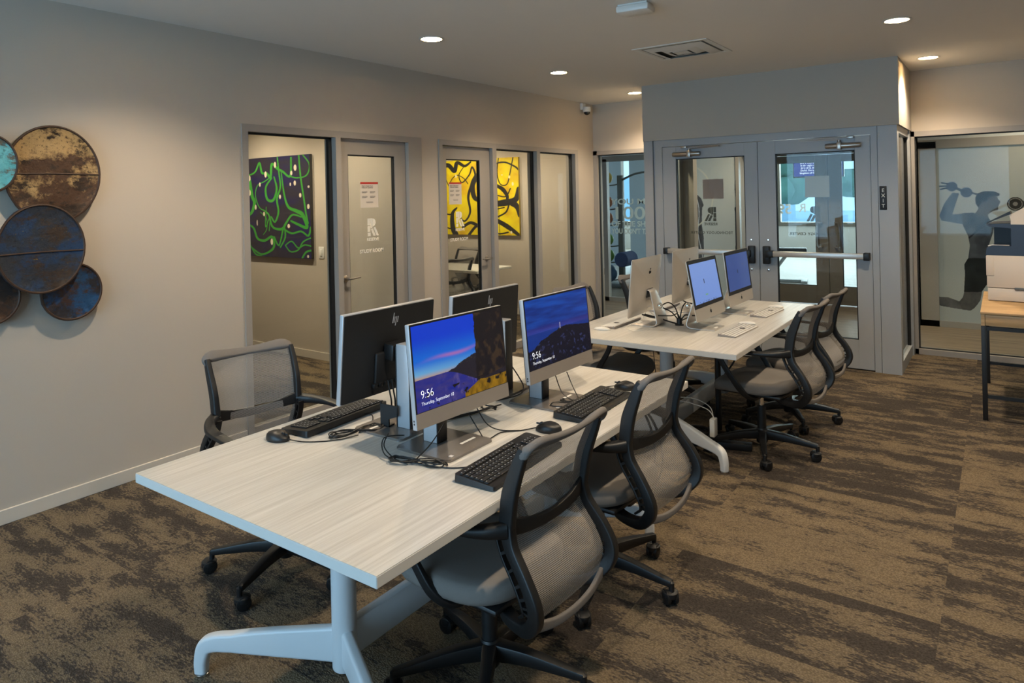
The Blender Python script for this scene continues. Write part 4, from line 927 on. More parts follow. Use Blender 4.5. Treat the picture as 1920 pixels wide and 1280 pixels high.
    # cross bar at arm height, bowed backwards
    bm = NB(); sweep(bm, [(-.197, -.250, .662), (-.11, -.268, .645), (0, -.274, .638), (.11, -.268, .645), (.197, -.250, .662)], [(.056, .020), (.040, .016), (.034, .016), (.040, .016), (.056, .020)], up=(0, 0, 1), k=6, rnd=.5, n=4); obj('cross_bar', bm, 'black2', t, ang=60)
    bm = NB(); sweep(bm, [(-.20, -.330, .395), (-.1, -.345, .372), (0, -.35, .366), (.1, -.345, .372), (.20, -.330, .395)], [(.034, .016), (.026, .014), (.024, .014), (.026, .014), (.034, .016)], up=(0, 0, 1), k=6, rnd=.7, n=4); obj('lower_bar', bm, 'meshrim', t, ang=60)
    # rolled mesh head rim
    bm = NB(); sweep(bm, [(-.206, -.314, .880), (-.200, -.330, .903), (-.165, -.340, .914), (-.08, -.350, .910), (0, -.353, .908), (.08, -.350, .910), (.165, -.340, .914), (.200, -.330, .903), (.206, -.314, .880)],
                      [(.020, .018), (.048, .024), (.062, .024), (.050, .019), (.044, .018), (.050, .019), (.062, .024), (.048, .024), (.020, .018)], up=Vector((0, -.80, .60)), k=6, rnd=.9, n=4); obj('top_rim', bm, 'meshrim', t, ang=60)
    # mesh panels
    def panel(side, bow, name):
        P = catmull(side, 8); bm = NB(); uvl = bm.loops.layers.uv.new('UVMap'); nx = 12; rows = []; L = 0; prev = None
        for p in P:
            if prev is not None: L += (p-prev).length
            prev = p; rows.append([(bm.verts.new((-p.x+2*p.x*i/nx, p.y-bow*(1-(2*i/nx-1)**2), p.z)), (-p.x+2*p.x*i/nx, L)) for i in range(nx+1)])
        for a, b in zip(rows, rows[1:]):
            for i in range(nx):
                q = (a[i], a[i+1], b[i+1], b[i]); f = bm.faces.new([x[0] for x in q])
                for lp, x in zip(f.loops, q): lp[uvl].uv = x[1]
        o = obj(name, bm, 'mesh', t, ang=80); return o
    panel([(.200, -.320, .900), (.200, -.298, .85), (.197, -.264, .76), (.195, -.250, .665)], .018, 'upper_mesh')
    panel([(.195, -.250, .660), (.199, -.255, .605), (.206, -.300, .53), (.206, -.328, .465), (.196, -.325, .40)], .012, 'lower_mesh')
    return t
def fwd(dx, dy): return math.atan2(-dx, dy)      # local +Y is the seat's front
proto = chair()
base_names = ('base_hub', 'base_leg', 'caster', 'gas_lift')
CH = [(2.78, 1.84, 87, 0, 86, 'nearest task chair, at the front right corner of the nearer table, back to the viewer'),
      (2.80, 2.58, 87, .02, -2, 'second task chair on the right side of the nearer table'),
      (2.965, 4.41, 84, .02, -72, 'task chair with a lit grey seat at the near right corner of the farther table'),
      (2.95, 5.12, 84, 0, -60, 'task chair at the far right of the farther table, nearest the double doors'),
      (1.593, 1.906, -99.5, .006, -70, 'task chair on the left side of the nearer table, by the wall'),
      (2.00, 4.29, -94, .035, 20, 'task chair left of the farther table, its dark seat showing under the tabletop'),
      (2.05, 5.20, -92, .03, 50, 'task chair on the left of the farther table, its back seen behind the aluminium computer'),
      (-1.35, 6.35, 80, -.03, 10, 'task chair inside the farther study room, seen through its glass door'),
      (-2.0, 7.32, 175, -.03, 10, 'task chair on the far side of the study table, against the yellow painting wall')]
for i, (x, y, rz, lift, ph, lab) in enumerate(CH):
    o = proto if i == 0 else dup(proto)
    o.location = (x, y, 0); o.rotation_euler = (0, 0, math.radians(rz)); o['label'] = lab
    for c in o.children:
        if c.name.startswith(('base_hub', 'base_leg', 'caster')): c.rotation_euler = (0, 0, math.radians(ph-rz-90))
        elif not c.name.startswith('gas_lift'): c.location.z += lift
st = thing('study_table', 'white table inside the farther study room, seen through its door', 'table', (-1.75, 6.75, 0))
bm = NB(); box(bm, (-.9, -.35, .71), (.9, .35, .74), .004); obj('tabletop', bm, 'edge', st)
for x in (-.78, .78):
    bm = NB(); lathe(bm, [(.001, .02), (.028, .02), (.028, .71), (.001, .71)], 20, (x, 0, 0)); box(bm, (x-.03, -.3, 0), (x+.03, .3, .035), .008); obj('leg', bm, 'tleg', st)

# ------------------------------------------------------------------ desktop computers
def screen_beach(U, V):
    c = mixc(np.ones(U.shape+(3,))*L3(2, 66, 226), L3(16, 116, 235), sm(1-V, .15, .45)); c = mixc(c, L3(120, 190, 235), sm(1-V, .42, .60)*(1-.6*U)); 
    c = mixc(c, L3(214, 160, 110), sm(1-V, .56, .64)*(1-U*.9)*.9)
    cl = np.exp(-((V-.56-.10*(U-.2)-.02*np.sin(U*9))/.022)**2)*np.exp(-((U-.42)/.22)**2); c = mixc(c, L3(200, 120, 190), np.clip(cl*.8, 0, 1))
    n = fbm(U*30, V*12, 3); n2 = fbm(U*8, V*30, 8)
    hz = .37; sea = (V < hz).astype(float); sc = mixc(np.ones(U.shape+(3,))*L3(24, 40, 150), L3(70, 62, 130), np.clip(n2*1.5-.3, 0, 1)); sc = mixc(sc, L3(126, 110, 160), sm(n, .5, .75)*.5*sm(U, .1, .6)); c = mixc(c, sc, sea)
    sand = (V < .30+.0*U-(.92-U)*.62+.02*n).astype(float)*(U > .5); c = mixc(c, mixc(np.ones(U.shape+(3,))*L3(168, 124, 18), L3(88, 64, 12), np.clip(n*1.6-.3, 0, 1)), sand)
    hill = (V < .36+sm(U, .2, .95)*.22+.05*(fbm(U*24, V*0, 9)-.5)) & (V > .37-sm(U, .3, .75)*.22) & (U > .2)
    c = mixc(c, mixc(np.ones(U.shape+(3,))*L3(36, 32, 44), L3(96, 84, 60), sm(fbm(U*50, V*50, 1), .55, .7)*(V > .42)), hill.astype(float))
    cliff = (U > .665+.02*(fbm(V*9, U*0, 5)-.5)*3-.015*V) & (V > .16+(U-.7)*.2); c = mixc(c, mixc(np.ones(U.shape+(3,))*L3(22, 18, 26), L3(64, 48, 34), sm(fbm(U*22, V*10, 2), .5, .75)), cliff.astype(float))
    c = mixc(c, L3(20, 16, 20), (sm(fbm(U*14, V*10, 12), .62, .66)*(V < .2)*(U > .1)))
    return c*.85
def screen_light(U, V):
    s = fbm(U*3+V*2, V*16, 4); c = mixc(np.ones(U.shape+(3,))*L3(4, 44, 130), L3(14, 84, 190), np.clip(s*1.8-.45, 0, 1)); c = mixc(c, L3(60, 50, 140), np.exp(-((V-.53)/.05)**2)*.6)
    c = mixc(c, L3(8, 52, 140), (V < .50).astype(float)*.9)
    h = .36+.13*np.exp(-((U-.55)/.28)**2)+.06*sm(U, .4, 1)+.03*(fbm(U*20, U*0, 7)-.5)-.10*(1-sm(U, 0, .25)); n = fbm(U*36, V*24, 3)
    c = mixc(c, mixc(np.ones(U.shape+(3,))*L3(8, 12, 34), L3(60, 70, 120), sm(n, .58, .8)*.9), (V < h).astype(float))
    c = mixc(c, L3(150, 150, 190), ((np.abs(U-.505) < .007) & (V > .48) & (V < .575)).astype(float)); return c*.9
def pc(lab, x, y, face, head, img=None, group='dark-backed all-in-one computers'):
    hx, hy, hz, rz, tlt, w, h = head
    """all-in-one desktop: local +X is the screen side; origin = stand on the table"""
    t = thing('desktop_computer', lab, 'computer', (x, y, TZ), 0 if face > 0 else PI, group)
    bm = NB(); prism(bm, rrect(-.10, .155, -.125, .125, .018), 0, .009, 'xy'); bmesh.ops.bevel(bm, geom=[e for e in bm.edges if abs(e.verts[0].co.z-.009) < 1e-5 and abs(e.verts[1].co.z-.009) < 1e-5], offset=.003, segments=2, affect='EDGES'); sb = obj('stand_base', bm, 'darkbase', t)
    obj('paper_label', B((.08, .02, .009), (.092, .10, .0094)), 'white', sb)
    obj('small_sticker', B((.125, -.095, .009), (.14, -.08, .0094)), 'silver', sb)
    bm = NB(); box(bm, (-.052, -.026, .009), (.012, .026, .33), .003); sc = obj('stand_column', bm, 'silver', t)
    obj('column_front', B((.012, -.026, .009), (.018, .026, .32), .002), 'black', sc)
    obj('column_back', B((-.056, -.024, .01), (-.052, .024, .325), .001), 'black2', sc)
    # tilted head
    tl = tlt; hc = Vector(((hx-x)*face, (hy-y)*face, hz-TZ)); d = .020
    mw = Matrix.Translation(hc) @ Matrix.Rotation(rz, 4, 'Z') @ basis((0, 0, 0), (0, 1, 0), (-math.sin(tl), 0, math.cos(tl)))  # local z faces +X
    def part(nm, m, f, ang=35, par=t):
        bm = NB(); f(bm); bmesh.ops.transform(bm, matrix=mw, verts=bm.verts); return obj(nm, bm, m, par, ang=ang)
    hd = part('bezel_housing', 'silver', lambda b: box(b, (-w/2, -h/2, -d), (w/2, h/2, 0), .003))
    def back(b):
        prism(b, rrect(-w/2+.004, w/2-.004, -h/2+.004, h/2-.004, .004), -d-.004, -d+.001, 'xy'); 
        box(b, (-.085, -.13, -d-.018), (.085, .0, -d), .008)
    part('back_cover', 'black2', back)
    part('hinge_block', 'black', lambda b: box(b, (-.045, -.03, -.082), (.045, .035, -d-.01), .006))
    part('port_row', 'black', lambda b: [box(b, (-.09+i*.028, -.135, -d-.022), (-.072+i*.028, -.118, -d-.004), .002) for i in range(7)])
    part('chin', 'taupe', lambda b: box(b, (-w/2+.001, -h/2+.0005, 0), (w/2-.001, -h/2+.053, .0012), .0008, 1))
    part('screen_border', 'black', lambda b: box(b, (-w/2+.0015, -h/2+.053, 0), (w/2-.0015, h/2-.0012, .0012)))
    sw_, sh_ = w-.014, h-.053-.010
    mws = mw @ Matrix.Translation((0, (.053-.010)/2+.002, .0016))
    if img is not None:
        s = colorgrid('screen', mws, sw_, sh_, 300, 180, img, 'screen', t)
        text('clock_text', '9:56', .040, 'scrtxt', s, mws @ Matrix.Translation((-sw_*.455, -sh_*.35, .0002)), .0001, 'LEFT', -.0008, sx=.9)
        text('date_text', 'Thursday, September 10', .0168, 'scrtxt', s, mws @ Matrix.Translation((-sw_*.455, -sh_*.43, .0002)), .0001, 'LEFT', -.0003, sx=.95)
    else:
        colorgrid('screen', mws, sw_, sh_, 60, 36, screen_light, 'screen', t)
    for y_ in (-.155, -.145): part('side_port', 'black', lambda b: box(b, (-w/2-.0006, y_-.003, -.013), (-w/2+.001, y_+.003, -.008)))
    def logo(b):   # slanted strokes of the maker's mark, read from behind
        s_ = .011; 
        def bar(x0, y0, y1, sh): prism(b, [(-(x0+sh*y0), y0), (-(x0+.003+sh*y0), y0), (-(x0+.003+sh*y1), y1), (-(x0+sh*y1), y1)], -d-.0052, -d-.004, 'xy')
        oy = .118
        for x0, a, c in ((-.016, -.014, .026), (-.008, -.014, .010), (.001, -.026, .010), (.010, -.014, .010)): bar(x0, oy+a, oy+c, .18)
    lg = part('maker_mark', 'silver', logo)
    for v in lg.data.vertices: pass
    return t
pc('front desktop computer showing a beach and cliff wallpaper at 9:56', 2.530, 1.886, 1, (2.611, 1.931, 1.028, -.056, .088, .490, .352), screen_beach)
pc('desktop computer showing a dark blue lighthouse wallpaper at 9:56', 2.560, 2.535, 1, (2.650, 2.545, 1.036, -.028, .085, .495, .343), screen_light)
pa = pc('front left desktop computer seen from behind, its black back beside the beach screen', 2.300, 1.945, -1, (2.196, 1.958, 1.033, -.011, .095, .492, .342))
pc('rear left desktop computer seen from behind, black back with a silver logo', 2.315, 2.555, -1, (2.224, 2.551, 1.025, -.010, .07, .495, .342))
br = thing('metal_bracket', 'black metal bracket plate standing on the base of the front left computer', 'bracket', (2.275, 1.90, TZ+.010))
bm = NB(); prism(bm, [(-.055, 0), (-.012, 0), (-.012, .030), (.03, .045), (.03, .085), (-.05, .085), (-.05, .092), (-.055, .092)], -.003, .003, 'xz'); obj('plate', bm, 'black2', br)
bm = NB(); box(bm, (-.055, -.003, 0), (-.012, .03, .004)); obj('flange', bm, 'black2', br); br.rotation_euler = (0, 0, .05)

def imac_screen(U, V):
    c = np.ones(U.shape+(3,))*L3(120, 152, 222); c = mixc(c, L3(132, 162, 226), sm(V, 0, 1)*.6)
    c = mixc(c, L3(40, 44, 66), ((np.abs(U-.44) < .016) & (np.abs(V-.52) < .055)).astype(float)*.85); c = mixc(c, L3(120, 170, 130), ((np.abs(U-.46) < .045) & (np.abs(V-.18) < .014)).astype(float))
    c = mixc(c, L3(40, 50, 70), ((V < .05) & (fbm(U*40, V*20, 2) > .6) & (U > .1) & (U < .8)).astype(float)*.6); return c
def imac_screen2(U, V):
    c = np.ones(U.shape+(3,))*L3(52, 76, 140); c = mixc(c, L3(66, 88, 146), sm(U, .3, .9)); c = mixc(c, L3(20, 26, 52), ((np.abs(U-.46) < .014) & (np.abs(V-.50) < .05)).astype(float)*.9); return c
def apple(bm, mw, s, d0, d1):
    body = []
    for i in range(28):
        a = 2*PI*i/28; r = .5*(1+.06*math.cos(2*a)-.07*math.exp(-((a-PI/2)/.35)**2)-.05*math.exp(-((a-3*PI/2)/.3)**2)); x, y = r*math.cos(a)*.92, r*math.sin(a)
        k = math.hypot(x-.56, y-.08); 
        if k < .22: x = .56-math.sqrt(max(0, .22**2-(y-.08)**2)) if abs(y-.08) < .22 else x
        body.append((x*s, y*s))
    leafp = [(.02*s, .56*s), (.20*s, .62*s), (.24*s, .84*s), (.06*s, .78*s)]
    n0 = len(bm.verts); prism(bm, body, d0, d1, 'xy'); prism(bm, leafp, d0, d1, 'xy'); bm.verts.ensure_lookup_table()
    bmesh.ops.transform(bm, matrix=mw, verts=bm.verts[n0:])
def imac(lab, x, y, face, img, head):
    hx, hy, hz, rz, tl = head
    t = thing('aluminium_computer', lab, 'computer', (x, y, TZ), 0 if face > 0 else PI, 'aluminium all-in-one computers')
    # foot + neck: one bent plate
    bm = NB(); P = [(.165, 0, .004), (.06, 0, .004), (.0, 0, .006), (-.022, 0, .022), (-.020, 0, .05), (.004, 0, .13), (.028, 0, .205), (.040, 0, .232), (.055, 0, .238)]
    sweep(bm, P, [(.19, .0065), (.19, .0065), (.19, .0065), (.188, .0065), (.180, .0065), (.150, .0065), (.115, .0065), (.10, .0065), (.10, .006)], up=(0, 1, 0), k=5, rnd=.6, n=3)
    ft = obj('stand', bm, 'alu', t)
    bm = NB(); prism(bm, rrect(.13, .15, -.028, .028, .009), .0068, .0076, 'xy'); obj('foot_slot', bm, 'white', ft)
    w, h = .500, .385
    mw = Matrix.Translation(((hx-x)*face, (hy-y)*face, hz-TZ)) @ Matrix.Rotation(rz, 4, 'Z') @ basis((0, 0, 0), (0, 1, 0), (-math.sin(tl), 0, math.cos(tl)))
    def part(nm, m, f, ang=35):
        bm = NB(); f(bm); bmesh.ops.transform(bm, matrix=mw, verts=bm.verts); return obj(nm, bm, m, t, ang=ang)
    def shell(b):
        prof = [(1, 0), (1, -.005), (.985, -.008), (.80, -.018), (.55, -.030), (.3, -.038), (.1, -.040)]; rings = []
        o = rrect(-w/2, w/2, -h/2, h/2, .012, 5)
        for f, z in prof: rings.append([b.verts.new((x_*f, y_*f, z)) for x_, y_ in o])
        for p, q in zip(rings, rings[1:]):
            for i in range(len(o)): b.faces.new((p[i], p[(i+1) % len(o)], q[(i+1) % len(o)], q[i]))
        b.faces.new(rings[0]); b.faces.new(rings[-1])
    part('housing', 'alu', shell, 50)
    part('screen_border', 'black', lambda b: prism(b, rrect(-w/2+.001, w/2-.001, -h/2+.078, h/2-.001, .006), .0001, .0012, 'xy'))
    colorgrid('screen', mw @ Matrix.Translation((0, .039, .0016)), w-.05, h-.078-.05, 200, 120, img, 'screen', t)
    part('front_mark', 'applek', lambda b: apple(b, Matrix.Translation((0, -h/2+.039, 0)), .024, .0002, .0012))
    part('back_mark', 'applek', lambda b: apple(b, Matrix.Translation((0, .085, 0)) @ Matrix.Rotation(PI, 4, 'Y'), .044, .0305, .0335))
    part('hinge_cover', 'black', lambda b: box(b, (-.05, -.075, -.044), (.05, -.015, -.030), .004))
    part('port_row', 'gymsteel', lambda b: [box(b, (-.20+i*.016, -.140, -.018), (-.19+i*.016, -.132, -.0155)) for i in range(5)])
    return t
i1 = imac('aluminium computer with a pale blue login screen, nearer on the right of the farther table', 2.545, 4.415, 1, imac_screen, (2.627, 4.422, 1.000, -.028, .17))
imac('aluminium computer with a dimmer blue screen, farther on the right of the farther table', 2.550, 5.075, 1, imac_screen2, (2.634, 5.081, 1.000, -.029, .11))
imac('aluminium computer seen from behind, nearer on the left of the farther table', 2.315, 4.355, -1, imac_screen2, (2.217, 4.360, .998, .023, .102))
imac('aluminium computer seen from behind, farther on the left of the farther table', 2.345, 4.975, -1, imac_screen2, (2.262, 4.984, 1.008, -.009, .03))

# ------------------------------------------------------------------ keyboards and mice
def kb(lab, x, y, rz):
    t = thing('black_keyboard', lab, 'keyboard', (x, y, TZ), rz, 'black keyboards')
    # local +X = user side, Y = width .44
    W2, D2 = .22, .077
    bm = NB(); P = rrect(-D2, D2, -W2, W2, .010); bot = [bm.verts.new((a, b, .004)) for a, b in P]
    top = [bm.verts.new((a*.985, b*.993, .015+(.012*(D2-a)/(2*D2)))) for a, b in P]; n = len(P)
    bm.faces.new(bot); bm.faces.new(top[::-1])
    for i in range(n): bm.faces.new((bot[i], bot[(i+1) % n], top[(i+1) % n], top[i]))
    obj('body', bm, 'black', t)
    bm = NB(); box(bm, (-.065, -.20, 0), (-.05, -.17, .006)); box(bm, (-.065, .17, 0), (-.05, .20, .006)); box(bm, (.055, -.2, 0), (.068, .2, .005)); obj('rubber_foot', bm, 'cable', t)
    pitch = .0185; cache = {}
    def key(cx, cy, wx, wy):
        z = .0155+.012*(D2-cx)/(2*D2); kk = (round(wx, 4), round(wy, 4))
        if kk not in cache:
            q = NB(); box(q, (-wx/2+.001, -wy/2+.001, -.001), (wx/2-.001, wy/2-.001, .0045), .0012, 1); old = set(q.faces)
            box(q, (-wx*.22, -wy/2+.0045, .0045), (-wx*.22+.0032, -wy/2+.0045+min(.0035, wy*.2), .0048)); 
            for f in q.faces:
                if f not in old: f.material_index = 1
            me = bpy.data.meshes.new('key'); q.to_mesh(me); q.free(); me.materials.append(M['key']); me.materials.append(M['legend']); cache[kk] = me
        o = bpy.data.objects.new('key', cache[kk]); C.objects.link(o); o.parent = t; o.location = (cx, cy, z)
    rows = [(-.054, .013, [1]*16, .2), (-.032, pitch, [1]*13+[2], 0), (-.032+pitch, pitch, [1.5]+[1]*12+[1.5], 0), (-.032+2*pitch, pitch, [1.75]+[1]*11+[2.25], 0), (-.032+3*pitch, pitch, [2.25]+[1]*10+[2.75], 0), (-.032+4*pitch, pitch, [1.25]*3+[6.25]+[1.25]*4, 0)]
    for cx, dx, ws, gap in rows:
        y_ = -.212
        for i, w in enumerate(ws): key(cx, y_+w*pitch/2, dx, w*pitch); y_ += w*pitch+(.006 if gap and i % 4 == 3 else 0)
    for cx in (-.032, -.032+pitch):
        for j in range(3): key(cx, .058+j*pitch, pitch, pitch)
    key(-.032+3*pitch, .058+pitch, pitch, pitch)
    for j in range(3): key(-.032+4*pitch, .058+j*pitch, pitch, pitch)
    for r in range(5):
        for j in range(4): key(-.032+r*pitch, .122+j*pitch+.006, pitch, pitch)
    return t
k1 = kb('black keyboard before the beach screen, partly behind the nearest chair', 2.862, 1.875, math.radians(3))
k2 = dup(k1, (2.802, 2.56, TZ), math.radians(2), 'black keyboard before the lighthouse screen')
k3 = dup(k1, (1.985, 1.875, TZ), PI+math.radians(3), 'black keyboard on the left side of the nearer table, beside a black mouse')
def mouse(lab, x, y, rz, L=.105, W=.062, H_=.036, m='black', name='computer_mouse', group='black mice'):
    t = thing(name, lab, 'mouse', (x, y, TZ), rz, group); bm = NB(); N = 28; rings = []
    for f, z in ((.92, 0), (1, .12), (1, .35), (.95, .62), (.8, .84), (.5, .97), (.15, 1)):
        ring = []
        for i in range(N):
            a = 2*PI*i/N; x_ = L/2*math.copysign(abs(math.cos(a))**.9, math.cos(a))*f; y_ = W/2*math.sin(a)*f*(1-.12*math.cos(2*a)*(1 if m == 'black' else 0)); 
            zz = z*H_*(1-.42*max(0, x_/(L/2))**1.3-.10*max(0, -x_/(L/2)))
            ring.append(bm.verts.new((x_, y_, zz)))
        rings.append(ring)
    for a, b in zip(rings, rings[1:]):
        for i in range(N): bm.faces.new((a[i], a[(i+1) % N], b[(i+1) % N], b[i]))
    bm.faces.new(rings[0]); bm.faces.new(rings[-1]); obj('shell', bm, m, t, ang=60)
    if m == 'black':
        bm = NB(); lathe(bm, [(.001, -.0035), (.0085, -.0035), (.0085, .0035), (.001, .0035)], 16, (L*.27, 0, H_*.68), 'y'); obj('scroll_wheel', bm, 'black2', t)
        bm = NB(); box(bm, (L*.13, -.0006, H_*.62), (L*.48, .0006, H_*.80)); obj('button_gap', bm, 'cable', t)
    return t
mouse('black mouse near the front left corner of the nearer table', 1.985, 1.595, math.radians(8))
mouse('black mouse between the two right-hand keyboards of the nearer table', 2.80, 2.205, PI+math.radians(10))
mouse('black mouse at the far right end of the nearer table', 2.795, 2.865, PI+math.radians(5))
def wkb(lab, x, y, rz):
    t = thing('white_keyboard', lab, 'keyboard', (x, y, TZ), rz, 'white keyboards'); W2, D2 = .205, .056
    bm = NB(); P = rrect(-D2, D2, -W2, W2, .006); bot = [bm.verts.new((a, b, .001)) for a, b in P]; top = [bm.verts.new((a, b, .006+.009*(D2-a)/(2*D2))) for a, b in P]; n = len(P)
    bm.faces.new(bot); bm.faces.new(top[::-1])
    for i in range(n): bm.faces.new((bot[i], bot[(i+1) % n], top[(i+1) % n], top[i]))
    obj('body', bm, 'taupe', t); kc = NB(); p = .0192
    def key(cx, cy, wx, wy):
        z = .006+.009*(D2-cx)/(2*D2); box(kc, (cx-wx/2+.0026, cy-wy/2+.0016, z-.001), (cx+wx/2-.0026, cy+wy/2-.0016, z+.002), .0008, 1)
    for r, ws in enumerate(([1.35]+[1]*12+[1], [1]*13+[1.5], [1.5]+[1]*13, [1.75]+[1]*11+[1.75], [2.25]+[1]*10+[2.25], [1, 1, 1, 1.25, 5.2, 1.25, 1, 1, 1, .8])):
        y_ = -.2
        for w in ws: key(-.048+r*p, y_+w*p/2, p if r else .012, w*p); y_ += w*p
        for j in range(6): key(-.048+r*p, .088+j*p+.0, p if r else .012, p)
    obj('key_field', kc, 'white', t)
    bm = NB(); box(bm, (-.012, .04, .0125), (.020, .066, .0135)); tb = obj('sticker_patch', bm, 'ink', t); return t
w1 = wkb('white keyboard nearer on the right side of the farther table', 2.838, 4.395, math.radians(-3))
wkb_labels = [('white keyboard farther along the right side of the farther table', 2.815, 5.145, -3), ('white keyboard nearer on the left side of the farther table', 2.065, 4.29, 180), ('white keyboard behind the left aluminium computers', 2.065, 5.02, 180)]
for lab, x, y, r in wkb_labels: dup(w1, (x, y, TZ), math.radians(r), lab)
for i, (x, y, rz, lab) in enumerate(((2.81, 4.665, PI, 'white mouse beside the nearer right-hand white keyboard'), (2.80, 5.42, PI, 'white mouse beside the farther right-hand white keyboard'), (2.06, 4.035, 0, 'white mouse at the near left corner of the farther table'))):
    mouse(lab, x, y, rz+.1, .113, .057, .019, 'white', 'white_mouse', 'white mice')

# ------------------------------------------------------------------ cables on the tables
def cable(name, lab, pts, r=.0022, m='cable', z0=TZ):
    if len(pts) == 1:
        bm = NB(); tube(bm, [(x, y, z0+z) for x, y, z in pts[0]], r, 6, 6); return tag(obj(name, bm, m), lab, 'cable')
    ox, oy, _z = pts[0][0]; t = thing(name, lab, 'cable', (ox, oy, z0))
    for P in pts:
        bm = NB(); tube(bm, [(x-ox, y-oy, z) for x, y, z in P], r, 6, 6); obj('cable_strand', bm, m, t)
    return t
def coil(cx, cy, a, b, n, rot=0, z=.006, seed=0):
    rnd = random.Random(seed); out = []
    for i in range(n*10+1):
        t = 2*PI*i/10; k = 1+rnd.uniform(-.12, .12); x, y = a*math.cos(t)*k, b*math.sin(t)*k
        out.append((cx+x*math.cos(rot)-y*math.sin(rot), cy+x*math.sin(rot)+y*math.cos(rot), z+rnd.uniform(0, .012)))
    return out
def bundle(cx, cy, L, w, n, rot, seed):
    """figure-eight hank tied in the middle"""
    rnd = random.Random(seed); out = []
    for i in range(n*12+1):
        t = 2*PI*i/12; x = L*math.cos(t)*(1+rnd.uniform(-.08, .08)); y = w*math.sin(2*t)*(1+rnd.uniform(-.3, .3))*.7
        out.append((cx+x*math.cos(rot)-y*math.sin(rot), cy+x*math.sin(rot)+y*math.cos(rot), .004+rnd.uniform(0, .014)))
    return out
cable('mouse_cable', 'thin black cable from the front left mouse, tied in a hank by the computer base', [[(2.03, 1.60, .01), (2.10, 1.63, .003), (2.18, 1.70, .003), (2.22, 1.78, .006)], bundle(2.19, 1.80, .10, .04, 5, 1.15, 1), [(2.2, 1.8, .006), (2.16, 1.9, .003), (2.08, 1.98, .004), (2.05, 1.95, .014)]])
cable('keyboard_cable', 'black cable hank before the beach screen, running to its keyboard', [bundle(2.60, 1.70, .10, .030, 4, .35, 3), [(2.40, 1.76, .05), (2.44, 1.70, .03), (2.52, 1.68, .006), (2.6, 1.69, .006), (2.72, 1.73, .003), (2.80, 1.80, .006)], [(2.58, 1.86, .09), (2.58, 1.79, .04), (2.58, 1.71, .008)], [(2.42, 1.82, .03), (2.42, 1.72, .05), (2.48, 1.665, .02), (2.58, 1.67, .006)]])
cable('mouse_cable', 'thin black cable from behind the beach screen to the middle mouse', [[(2.56, 2.02, .08), (2.60, 2.03, .02), (2.66, 2.0, .004), (2.66, 2.09, .004), (2.71, 2.15, .003), (2.755, 2.205, .008)], [(2.57, 2.06, .09), (2.60, 2.08, .03), (2.64, 2.11, .004), (2.71, 2.15, .003)]])
cable('keyboard_cable', 'tangled black cable hank before the lighthouse screen', [bundle(2.72, 2.56, .07, .035, 4, .2, 5), coil(2.70, 2.49, .06, .035, 2, .4, .004, 6), [(2.60, 2.58, .10), (2.66, 2.54, .04), (2.71, 2.56, .008)], [(2.61, 2.66, .10), (2.66, 2.64, .03), (2.72, 2.60, .006), (2.74, 2.70, .006), (2.70, 2.80, .004), (2.745, 2.865, .008)]])
cable('power_cable', 'black power cables at the back of the front left computer', [[(2.26, 1.93+d, .19), (2.27, 1.935+d, .12), (2.28+d, 1.95, .04), (2.36, 2.05+d, .012), (2.42, 2.2+d, .006), (2.47, 2.35, .012)] for d in (-.03, -.01, .015)], .0032)
cable('power_cable', 'black cable trailing between the two rear computers', [[(2.28, 2.62, .16), (2.34, 2.66, .05), (2.40, 2.62, .01), (2.44, 2.52, .006), (2.42, 2.38, .012)], coil(2.42, 2.70, .05, .04, 3, .2, .004, 9), coil(2.44, 2.30, .035, .02, 2, .2, .003, 11)], .003)
# security locks of the aluminium computers
for x, y, lab in ((2.365, 4.268, 'chrome ball lock on the stand of the left aluminium computer'), (2.525, 4.345, 'chrome ball lock on the stand of the pale blue screen computer'), (2.520, 5.005, 'chrome ball lock on the stand of the dimmer screen computer')):
    t = thing('ball_lock', lab, 'lock', (x, y, TZ+.148), 0, 'chrome ball locks'); bm = NB(); bmesh.ops.create_icosphere(bm, subdivisions=3, radius=.019); obj('ball', bm, 'chrome', t)
    bm = NB(); lathe(bm, [(.001, .016), (.008, .016), (.008, .024), (.001, .024)], 14, (0, 0, 0), 'y'); obj('cable_collar', bm, 'black', t)
gx, gy = 2.437, 4.417
cb2 = thing('lock_cable_bundle', 'bundle of black cables looping out of the middle of the farther table', 'cable', (gx, gy, TZ))
bm = NB(); lathe(bm, [(.001, 0), (.03, 0), (.028, .006), (.018, .008), (.018, .045), (.014, .05), (.001, .05)], 20); obj('grommet', bm, 'black', cb2)
bm = NB()
for pts in ([(0, 0, .03), (-.015, -.03, .12), (-.04, -.08, .16), (-.066, -.125, .148)], [(.005, .0, .03), (.0, -.03, .08), (-.02, -.08, .075), (-.05, -.13, .08), (-.12, -.1, .07)], [(.0, .0, .03), (.02, .01, .12), (.06, -.02, .16), (.082, -.060, .148)], [(.01, 0, .03), (.04, 0, .07), (.09, -.02, .075), (.13, -.03, .08)], [(-.005, 0, .03), (-.03, -.05, .09), (-.06, -.125, .13)], [(.01, .01, .03), (.03, .3, .05), (.06, .45, .10), (.080, .575, .145)]):
    tube(bm, pts, .0042, 7, 7)
obj('cable_loop', bm, 'cable', cb2)
cable('white_cable', 'white cables behind the left aluminium computers', [[(2.27, 4.32, .13), (2.23, 4.36, .10), (2.27, 4.40, .055), (2.34, 4.36, .05)], [(2.25, 4.30, .09), (2.20, 4.33, .03), (2.16, 4.20, .004), (2.25, 4.08, .003), (2.33, 4.18, .003)], [(2.26, 4.96, .09), (2.2, 4.98, .03), (2.14, 4.92, .004)]], .0018, 'wcable')
